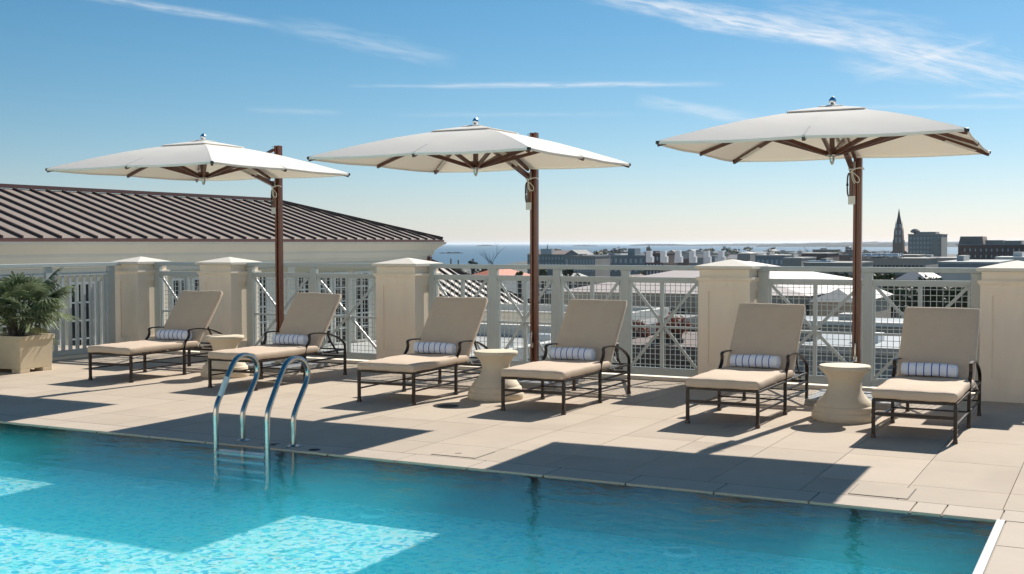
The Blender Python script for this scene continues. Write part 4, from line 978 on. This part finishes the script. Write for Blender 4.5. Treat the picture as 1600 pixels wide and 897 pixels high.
def bare_tree(h_, rad, seed, label, loc, depth=5):
    rnd = random.Random(seed); o = thing('bare_tree', label, 'tree', loc); t = MB()
    def br(p, d, l_, r_, lv):
        mid = p + d*l_*.5 + Vector((rnd.gauss(0, .05), rnd.gauss(0, .05), 0))*l_; e = p + d*l_
        t.tube([p, mid, e], [r_, r_*.82, r_*.62], 5 if lv < 3 else 3, caps=False)
        if lv >= depth: return
        for k in range(rnd.choice((2, 3, 3))):
            nd = (d + Vector((rnd.gauss(0, .48), rnd.gauss(0, .48), rnd.gauss(.05, .25)))).normalized()
            br(e if k else mid, nd, l_*rnd.uniform(.58, .8), r_*.6, lv+1)
    for k in range(3):
        a = k*2.1+.5; br(Vector((0, 0, 0)) if k == 0 else Vector((0, 0, h_*.06)), Vector((math.cos(a)*.55, math.sin(a)*.3, 1)).normalized(), h_*.30, h_*.017, 0)
    t.build('branches', 'bark_far', o); return o
def gz(dist): return -22
def ground_at(u, dist):
    p = at(u, 400, 100.0); s_ = dist/p.xy.length if hasattr(p, 'xy') else dist/math.hypot(p.x, p.y)
    return (p.x*s_, p.y*s_)
def tree_px(u, vt, vb, dist, hw_px, n, leaf, m_, seed, label, group=None):
    x_, y_ = ground_at(u, dist); dep = Vector((x_, y_, 0)).dot(fw); mpp = dep/F_PX
    zt = CAM_Z-(vt-380.8)*mpp; h_ = zt+22
    return make_tree(h_, hw_px*mpp, n, leaf*mpp, m_, seed, label, (x_, y_, -22), group, trunk_f=max(.15, 1-(vb-vt)*mpp/h_))
tree_px(1385, 439, 505, 95, 34, 3000, 2.6, 'leaf_dark', 11, 'dark evergreen tree behind the right railing, beside the mast')
tree_px(1440, 436, 500, 90, 62, 5200, 2.6, 'leaf_dark', 12, 'broad dark evergreen tree above the rightmost lounger back')
tree_px(1495, 441, 505, 92, 40, 3400, 2.6, 'leaf_mid', 13, 'grey green tree by the last pillar')
tree_px(1368, 427, 445, 130, 14, 900, 2.0, 'leaf_yellow', 14, 'small yellowish tree right of the right mast')
tree_px(1392, 429, 445, 150, 16, 900, 2.0, 'leaf_mid', 15, 'low green bush between flat roofs at right')
tree_px(1045, 496, 530, 33, 38, 1500, 3.5, 'leaf_rust', 16, 'tree with rusty orange leaves seen through the railing mesh')
tree_px(995, 504, 530, 35, 24, 800, 3.5, 'leaf_rust', 17, 'smaller rust coloured shrub left of the orange tree')
tree_px(739, 404, 425, 260, 9, 500, 1.2, 'leaf_dark', 18, 'small dark round tree against the harbour water')
for k, (u_, v_, ds, hw_, m_) in enumerate(((715, 419, 170, 22, 'leaf_dark'), (755, 420, 240, 15, 'leaf_dark'), (798, 422, 230, 13, 'leaf_dark'), (812, 423, 170, 9, 'leaf_yellow'), (850, 419, 210, 14, 'leaf_mid'), (890, 419, 240, 17, 'leaf_dark'), (1250, 422, 300, 16, 'leaf_dark'), (1305, 423, 250, 16, 'leaf_dark'), (1325, 426, 180, 13, 'leaf_mid'), (1420, 428, 200, 10, 'leaf_mid'))):
    tree_px(u_, v_, v_+20, ds, hw_, 700, 1.6, m_, 30+k, ['dark green', 'yellowish', 'green'][['leaf_dark', 'leaf_yellow', 'leaf_mid'].index(m_)]+' tree just under the top rail '+['left of the orange roof', 'behind the orange roof', 'left of the middle mast', 'beside the middle mast', 'right of the middle mast', 'before the pale roof', 'right of the pale roof', 'left of the right mast', 'touching the right mast', 'right of the yellow tree'][k])
for (u_, vt, ds, label, sd_) in ((793, 379, 210, 'large bare tree against the harbour left of the middle mast', 4), (1262, 384, 900, 'bare tree on the shore above the brick building', 9), (1375, 386, 820, 'thin bare tree left of the church', 5)):
    x_, y_ = ground_at(u_, ds); dep = Vector((x_, y_, 0)).dot(fw); mpp = dep/F_PX; h_ = CAM_Z-(vt-380.8)*mpp+22
    bt = bare_tree(h_*.66, 3, sd_, label, (x_, y_, -22+h_*.36)); 
    t = MB(); t.tube([(0, 0, -h_*.36), (0, 0, .1)], [h_*.03, h_*.02], 7); t.build('trunk', 'bark_far', bt)

# ================================================================== CITY, HARBOUR AND FAR SHORES
g = MB(); P_ = [(-9000, -400, -22), (3500, -400, -22)]
for u_, d_ in ((2600, 2300), (1900, 2500), (1500, 2650), (1340, 2750), (1150, 2600), (900, 2300), (835, 1700), (800, 1450), (780, 1250), (740, 1180), (680, 1150), (500, 1100), (0, 1000)): P_.append((*ground_at(u_, d_), -22))
P_.append((-9000, 200, -22)); g.quad(*P_); struct(g.build('ground', 'land'))
g = MB(); g.quad((-60000, -60000, -22.6), (60000, -60000, -22.6), (60000, 60000, -22.6), (-60000, 60000, -22.6)); struct(g.build('harbour_water', 'sea_water'))

def D_(u, vt): return None
block('orange_roof_house', 'house with bright orange roof just under the top rail at left', 726, 776, 433, 150, 12, 'wall_white', 'terracotta', rooftype='hip', rise=1.0)
o, W, h = block('gabled_hall', 'large grey harbour hall with pitched roof and white dormer right of the middle mast', 824, 888, 397.5, 620, 30, 'concrete_far', 'roof_brown', 12, 2, 'gable', rise=2.3, wz0=-12)
t = MB(); t.b2(-4, 3, -1, 3, h, h+3.2); t.tube([(0, 0, h+3), (0, 0, h+6)], [.8, .1], 6); t.build('dormer', 'wall_white', o)
block('gabled_pavilion', 'grey gabled pavilion at the right end of the harbour hall', 881, 906, 398.5, 600, 20, 'concrete_far', 'roof_grey', 3, 1, 'gable_y', rise=2.9, wz0=-12)
block('tan_block', 'long tan block between harbour hall and blue warehouse', 890, 930, 401, 560, 20, 'concrete_deck', 'roof_grey', 8, 2, wz0=-14)
o, W, h = block('blue_warehouse', 'long blue grey warehouse on the waterfront with a small roof tower', 925, 1008, 399.5, 640, 30, 'blue_grey', 'blue_grey', 10, 2, wz0=-16)
t = MB(); t.b2(W*.12, W*.25, 5, 14, h+.35, h+4.2); t.build('roof_tower', 'blue_grey', o)
block('red_brick_block', 'dark red brick block behind the white vents', 1008, 1036, 396.5, 520, 20, 'brick_dark', 'roof_brown', 5, 3, wz0=-14)
block('round_roof_hall', 'small hall with pale rounded roof before the far water', 1152, 1172, 396, 700, 16, 'concrete_deck', 'roof_light', rooftype='hip', rise=1.0)
o, W, h = block('blue_flat_hall', 'pale blue flat roofed hall above the fourth pillar', 1180, 1226, 400, 420, 24, 'blue_grey', 'roof_light', 6, 2, wz0=-10)
block('greenish_box', 'greenish grey windowless box building right of the fourth pillar', 1224, 1252, 404.5, 330, 18, 'concrete_far', 'roof_light')
block('long_brick_shed', 'long dark red brick shed under the bare shore tree', 1226, 1292, 396.5, 620, 30, 'brick_dark', 'roof_light', 0, 0)
o, W, h = block('parking_deck', 'long beige parking deck left of the church', 1340, 1432, 399.5, 520, 30, 'concrete_deck', 'concrete_deck', 16, 2, wz0=-11, winm='glass_dark', wf=.75, hf=.35)
block('parking_wing', 'lower beige parking wing before the church', 1330, 1446, 405.0, 400, 30, 'concrete_deck', 'concrete_far', 18, 1, wz0=-8.6, winm='glass_dark', wf=.7, hf=.35)
o, W, h = block('white_tower_block', 'pale eight storey office block right of the church spire', 1419, 1471, 366.5, 720, 26, 'concrete_far', 'roof_light', 9, 7, wz0=-13)
t = MB(); t.b2(-W*.3, W*.3, 4, 20, h+.35, h+1.6); t.b2(W*.22, W*.42, -1.2, 0, 0, h-2); t.build('penthouse', 'concrete_far', o)
t = MB(); t.lathe([(0, 0), (2.4, .4), (2.8, 1.4), (1.5, 2.4), (0, 2.8)], 10, (-W/2+3, 6, h+.8)); t.tube([(-W/2+3, 6, h), (-W/2+3, 6, h+1.4)], .8, 6); t.build('roof_tank', 'roof_grey', o)
block('tan_annex', 'tan annex at the foot of the pale office block', 1430, 1498, 404, 450, 20, 'concrete_deck', 'roof_light', 0, 0)
o, W, h = block('dark_brick_hotel', 'long dark brick building with rows of pale windows at the right edge', 1497, 1720, 383.0, 480, 25, 'brick_dark', 'blue_grey', 24, 4, wz0=-9.5, wf=.22, hf=.42)
t = MB(); t.frust((-W/2+4.3, 12, h+.36), (9.0, 18), (8.0, 16), 3.0); t.build('roof_storey', 'brick_brown', o)
t = MB(); t.b2(-W/2+9.2, -W/2+15.5, 6, 16, h+.36, h+1.9); t.b2(-W/2+16, -W/2+22, 6, 16, h+.36, h+1.7); t.b2(-W/2+24, -W/2+32, 6, 16, h+.36, h+1.8); t.build('roof_plant', 'concrete_far', o)
block('white_low_block', 'white low block with roof clutter beyond the last pillar', 1556, 1680, 404.5, 250, 14, 'wall_white', 'wall_white', 10, 2, wz0=-7)
block('white_windowed_house', 'white house with three windows under the top rail at right', 1468, 1540, 427, 125, 8, 'wall_white', 'roof_light', 3, 1, wz0=-3.4, winm='glass_dark', wf=.35, hf=.6)
block('pink_hip_house', 'small pale pink hip roof between the trees under the right top rail', 1400, 1448, 437, 110, 9, 'wall_tan', 'pink_roof', rooftype='hip', rise=.9)
block('grey_terrace_row', 'row of dark grey walls behind the pale pink roof', 1380, 1470, 430, 160, 9, 'wall_brown', 'roof_grey', 6, 1, wz0=-5, winm='wall_white', wf=.15, hf=.8)
block('flat_blue_roof', 'flat bluish roof sheet just over the top rail at right', 1466, 1560, 412.5, 210, 30, 'blue_grey', 'membrane')

# church
x_, y_ = ground_at(1404, 780); ch = thing('church', 'dark stone church with tall pointed spire on the skyline', 'church', (x_, y_, -22)); mpp = Vector((x_, y_, 0)).dot(fw)/F_PX
def zpx(v): return CAM_Z-(v-380.8)*mpp+22
wb = 6.6*mpp
t = MB(); t.frust((0, 0, 0), (wb*2.1, wb*2.1), (wb*2.1, wb*2.1), zpx(373)); t.frust((0, 0, zpx(373)), (wb*1.9, wb*1.9), (wb*1.8, wb*1.8), zpx(361)-zpx(373)); t.frust((0, 0, zpx(361)), (wb*1.6, wb*1.6), (wb*1.3, wb*1.3), zpx(351)-zpx(361))
for sx in (-1, 1):
    for sy in (-1, 1):
        t.frust((sx*wb*1.02, sy*wb*1.02, 0), (wb*.45, wb*.45), (wb*.3, wb*.3), zpx(376)); t.frust((sx*wb*.88, sy*wb*.88, zpx(373)), (wb*.3, wb*.3), (.1, .1), zpx(356)-zpx(373)); t.frust((sx*wb*.66, sy*wb*.66, zpx(361)), (wb*.22, wb*.22), (.1, .1), zpx(347)-zpx(361))
t.build('tower', 'brick_brown', ch)
t = MB(); s0 = wb*.62
t.lathe([(s0*1.05, zpx(351)), (s0*.9, zpx(347)), (s0*.5, zpx(339)), (.35, zpx(331)), (.12, zpx(328)), (0, zpx(326.5))], 8); t.build('spire', 'spire', ch)
t = MB(); t.add([(-wb*2.6, 2, 0), (wb*2.6, 2, 0), (wb*2.6, 38, 0), (-wb*2.6, 38, 0), (-wb*2.6, 2, zpx(399)), (wb*2.6, 2, zpx(399)), (wb*2.6, 38, zpx(399)), (-wb*2.6, 38, zpx(399)), (0, 2, zpx(386)), (0, 38, zpx(386))],
      [(0, 1, 5, 8, 4), (1, 2, 6, 5), (2, 3, 7, 9, 6), (3, 0, 4, 7), (4, 8, 9, 7), (5, 6, 9, 8)]); t.build('nave', 'brick_brown', ch)
for (zz, hh) in ((zpx(380), 3.2), (zpx(368), 3.0), (zpx(357.5), 2.6)):
    for sx in (-.45, .45):
        t = MB(); q = wb*(1.05 if zz < zpx(373) else (.93 if zz < zpx(361) else .76)); t.b2(sx*wb-.5, sx*wb+.5, -q-.1, -q+.1, zz, zz+hh); t.lathe([(.5, -.1), (.5, .1)], 10, (0, 0, 0)) if 0 else None; t.build('louvre', 'win_far', ch)

# filler roofs, trees, cars
random.seed(99)
lows = []
cols_ = ['wall_white', 'wall_tan', 'concrete_far', 'brick', 'wall_brown', 'blue_grey', 'concrete_deck']; rf = ['roof_grey', 'roof_light', 'roof_brown', 'roof_grey', 'roof_light', 'membrane']
protos = []
names = {'roof_grey': 'grey', 'roof_light': 'pale', 'roof_brown': 'brown', 'membrane': 'whitish'}
WN = {'wall_white': 'white', 'wall_tan': 'tan', 'concrete_far': 'grey', 'brick': 'red brick', 'wall_brown': 'dark brown', 'blue_grey': 'blue grey', 'concrete_deck': 'beige'}
LM = [(760, 'under the bare harbour tree'), (835, 'just left of the middle mast'), (900, 'just right of the middle mast'), (960, 'below the blue warehouse'), (1020, 'above the first white vents'), (1075, 'above the middle white vents'), (1130, 'above the last white vents'), (1190, 'above the fourth pillar'), (1240, 'right of the fourth pillar'), (1290, 'midway from fourth pillar to right mast'), (1335, 'just left of the right mast'), (1380, 'just right of the right mast'), (1430, 'below the church spire'), (1475, 'below the pale office block'), (1530, 'below the dark brick hotel'), (9999, 'beyond the last pillar')]
def where(u, ds):
    return ('near' if ds < 300 else 'middle distance' if ds < 800 else 'far' if ds < 1400 else 'waterfront'), [n_ for m_, n_ in LM if u < m_][0]
def low_house(wall, roof, typ):
    o = thing('city_house', 'low city building with a %s %s roof amid the far rooftops' % (names[roof], 'flat' if typ else 'pitched'), 'building', (0, 0, -22), 0, '%s %s roofed buildings of the far city' % (names[roof], 'flat' if typ else 'pitched'))
    t = MB(); t.b2(-.5, .5, -.5, .5, 0, .72 if not typ else .9); t.build('wall', wall, o)
    t = MB()
    if typ: t.b2(-.52, .52, -.52, .52, .901, .96); t.b2(-.2, .05, -.1, .2, .961, 1.1)
    else: t.add([(-.54, -.54, .721), (.54, -.54, .721), (.54, .54, .721), (-.54, .54, .721), (-.54, 0, 1), (.54, 0, 1)], [(0, 1, 5, 4), (2, 3, 4, 5), (0, 4, 3), (1, 2, 5), (3, 2, 1, 0)])
    t.build('roof', roof, o)
    t = MB()
    return o
pro = {}
n_h = 0
for i in range(210):
    u_ = random.uniform(700, 1620); ds = random.choice((random.uniform(150, 420), random.uniform(420, 1500), random.uniform(900, 1950), random.uniform(1200, 1980)))
    x_, y_ = ground_at(u_, ds)
    if 1395 < u_ < 1500 and ds > 500: continue
    if u_ < 830 and ds > 320: continue
    if u_ < 900 and ds > 620: continue
    if u_ < 1160 and ds > 1500 and 0: continue
    rp = random.Random(i); key = (rp.choice(cols_), rp.choice(rf), rp.random() < .55)
    if key not in pro: pro[key] = low_house(*key); o = pro[key]
    else: o = copy_tree(pro[key])
    wd = random.uniform(12, 26)*(1 if ds < 900 else 1.7); dp = random.uniform(10, 18); hh = random.uniform(6, 11) + (4 if ds > 1000 else 0)
    if ds < 420: hh = min(hh, 22-ds*.036)
    o.location = (x_, y_, -22); o.rotation_euler = (0, 0, random.choice((0, PI/2))+random.gauss(0, .06)); o.scale = (wd, dp, hh); n_h += 1
    a_, b_ = where(u_, ds); o['label'] = '%s %s building with %s %s roof %s' % (a_, WN[key[0]], names[key[1]], 'flat' if key[2] else 'pitched', b_); o['group'] = 'low buildings of the far city'
tp = []
for k in range(5):
    o = thing('tree', '', 'tree', (0, 0, -22), 0, 'small trees amid the far rooftops')
    t = MB(); cs = leafy_crown(t, .5, .2, 1.0, 420, .06, 200+k, 14); t.build('crown', ['leaf_dark', 'leaf_dark', 'leaf_mid', 'leaf_dark', 'leaf_yellow'][k], o)
    t = MB(); t.tube([(0, 0, 0), (0, 0, .6)], [.03, .015], 5); t.build('trunk', 'bark_far', o); tp.append(o)
    o['label'] = '%s tree amid the far city rooftops' % ['dark rounded', 'dark rounded', 'mid green', 'dark rounded', 'yellowish'][k]
    o['group'] = ['dark rounded', 'dark rounded', 'mid green', 'dark rounded', 'yellowish'][k]+' far city trees'
used = set()
for i in range(190):
    u_ = random.uniform(700, 1620); ds = random.choice((random.uniform(160, 400), random.uniform(500, 1300), random.uniform(1200, 2000), random.uniform(1500, 2050)))
    if u_ < 830 and ds > 320: continue
    if 1395 < u_ < 1500 and ds > 600: continue
    x_, y_ = ground_at(u_, ds); k = random.randrange(5)
    o = tp[k] if k not in used else copy_tree(tp[k]); used.add(k)
    s_ = random.uniform(9, 15)*(1 if ds < 1000 else 1.5); 
    if ds < 400: s_ = min(s_, 22-ds*.036)
    o.location = (x_, y_, -22); o.scale = (s_*random.uniform(.9, 1.5), s_, s_*random.uniform(.6, .85)); o.rotation_euler = (0, 0, random.uniform(0, 6))
    a_, b_ = where(u_, ds); o['label'] = '%s %s city tree %s' % (a_, ['dark rounded', 'dark low', 'mid green', 'dark spreading', 'yellowish'][k], b_); o['group'] = 'trees of the far city'
# parked cars on the parking roofs
def car_proto(m_):
    o = thing('parked_car', '', 'car', (0, 0, 0))
    t = MB(); t.add([(-2.2, -.9, .35), (2.2, -.9, .35), (2.2, .9, .35), (-2.2, .9, .35), (-2.2, -.9, .85), (2.2, -.85, .8), (2.2, .85, .8), (-2.2, .9, .85)], [(3, 2, 1, 0), (4, 5, 6, 7), (0, 1, 5, 4), (1, 2, 6, 5), (2, 3, 7, 6), (3, 0, 4, 7)]); t.frust((0, 0, .84), (2.9, 1.6), (1.9, 1.35), .6); t.build('body', m_, o, bevel=.08)
    t = MB(); t.frust((0, 0, .86), (2.75, 1.66), (1.95, 1.42), .48); t.build('windows', 'glass_dark', o)
    for sx in (-1.35, 1.35):
        for sy in (-.85, .85): t = MB(); t.tube([(sx, sy-.1, .34), (sx, sy+.1, .34)], .34, 10); t.build('wheel', 'tyre', o)
    return o
for ci, m_ in enumerate(('car_white', 'car_grey', 'car_dark')):
    p0 = None
    for k in range(12):
        u_ = 1342 + k*8.4 + ci*2.7 if k < 8 else 1268+(k-8)*9+ci*3
        y_ = 395 - (k % 2)*9 + ci*4 if k < 8 else 340
        zt_ = None
        o = car_proto(m_) if p0 is None else copy_tree(p0)
        if p0 is None: p0 = o
        if k < 8:
            zz = Zat(405.0, 1388, 400)+.36; yy = 402+5*(ci)+(k % 3)*2.0
        else: zz = -22.0+12.9; yy = 300+ci*6
        o.location = (X(u_, yy), yy, zz if k < 8 else Zat(412.5, u_, yy)-.6); o.rotation_euler = (0, 0, R(90+random.uniform(-4, 4)))
        o['label'] = '%s car, %s from left on the %s' % (['white', 'grey', 'dark'][ci], ['first', 'second', 'third', 'fourth', 'fifth', 'sixth', 'seventh', 'last'][k if k < 8 else k-8], 'beige parking deck before the church' if k < 8 else 'parking roof right of the fourth pillar'); o['group'] = '%s cars on the %s' % (['white', 'grey', 'dark'][ci], 'parking deck' if k < 8 else 'parking roof')
block('parking_roof', 'flat parking roof with parked cars right of the fourth pillar', 1256, 1332, 412.6, 292, 26, 'concrete_far', 'concrete_far')

# masts (channel markers) in the water
for u_, vt in ((704.5, 404), (716, 406)):
    x_, y_ = ground_at(u_, 900); mpp = Vector((x_, y_, 0)).dot(fw)/F_PX
    t = MB(); t.tube([(0, 0, -1), (0, 0, CAM_Z-(vt-380.8)*mpp+22.6)], [.8, .5], 6); o = t.build('channel_post', 'bark_far', None, loc=(x_, y_, -22.6)); tag(o, 'dark %s channel post standing in the harbour at left' % ('taller left' if u_ < 710 else 'shorter right'), 'post')
# islands and far shores
def island(label, u0, u1, vt, dist, cat='island', wood=True, seed=1, thick=None, name='wooded_island', amp=.35):
    rnd = random.Random(seed); n = 60
    a = ground_at(u0, dist); b = ground_at(u1, dist); A_ = Vector((a[0], a[1], -22.6)); B_ = Vector((b[0], b[1], -22.6)); mid = (A_+B_)/2
    mpp = mid.dot(fw)/F_PX; zt = CAM_Z-(vt-380.8)*mpp; H_ = zt+22.6
    t = MB(); ax = (B_-A_); pr = Vector((-ax.y, ax.x, 0)).normalized(); th = thick or ax.length*.18
    V = []; hcur = 1
    for i in range(n+1):
        q = i/n; env = min(1, math.sin(PI*q)**.35+.02); hcur = .75*hcur+.25*rnd.uniform(1-2*amp, 1+amp*.6)
        hz = H_*env*max(.12, hcur + rnd.uniform(-amp, amp)*.3)
        p = A_ + ax*q; tt = th*env
        V += [p-pr*tt*.5-mid, p-pr*tt*.35+Vector((0, 0, hz*.8))-mid, p+Vector((0, 0, hz))-mid, p+pr*tt*.35+Vector((0, 0, hz*.8))-mid, p+pr*tt*.5-mid]
    fs = [(i*5+j, i*5+j+1, i*5+6+j, i*5+5+j) for i in range(n) for j in range(4)]
    t.add(V, fs); o = t.build(name, 'wood_far', None, loc=mid)
    return o
for (lab, u0, u1, vt, ds, sd_, am) in (('small wooded island in the harbour next to the cream building corner', 686, 724, 393.0, 3000, 1, .5), ('thin distant island under the horizon left of the bare tree', 744, 774, 382.2, 12000, 2, .2), ('faint distant breakwater right of the middle mast', 893, 934, 382.6, 11000, 3, .4), ('long low wooded island at the horizon above the white vents', 982, 1082, 381.0, 12500, 4, .15)):
    o = island(lab, u0, u1, vt, ds, seed=sd_, amp=am); o['kind'] = 'structure'; 
for (nm, u0, u1, vt, ds, sd_) in (('far_shore', 1066, 1400, 380.4, 10500, 5), ('far_shore', 1180, 1750, 378.0, 8200, 6), ('far_shore', 1290, 2100, 376.2, 7600, 7)):
    o = island('', u0, u1, vt, ds, seed=sd_, name=nm, amp=.14, thick=500); o['kind'] = 'structure'
x_, y_ = ground_at(1132, 4500); mpp = Vector((x_, y_, 0)).dot(fw)/F_PX
sh_ = thing('cargo_ship', 'grey cargo ship anchored in the far harbour', 'ship', (x_, y_, -22.6), R(20))
t = MB(); t.frust((0, 0, -.5), (6*mpp, 12), (7.5*mpp, 14), 6.5); t.build('hull', 'blue_grey', sh_); t = MB(); t.b2(-2.6*mpp, 2.2*mpp, -5, 5, 6.01, 13); t.build('superstructure', 'concrete_far', sh_)

# ------------------------------------------------------------------ haze
HAZE = 1
if HAZE:
    hm = bpy.data.materials.new('haze_air'); hm.use_nodes = True; t_ = hm.node_tree; t_.nodes.clear(); o_ = t_.nodes.new('ShaderNodeOutputMaterial'); pv = t_.nodes.new('ShaderNodeVolumePrincipled')
    pv.inputs['Color'].default_value = (.86, .93, 1, 1); pv.inputs['Density'].default_value = 3.4e-5; pv.inputs['Anisotropy'].default_value = .3
    t_.links.new(pv.outputs[0], o_.inputs['Volume']); M['haze_air'] = hm
    t = MB(); t.b2(-61000, 61000, -61000, 61000, -24, 34); hz = t.build('haze', 'haze_air'); hz['kind'] = 'stuff'
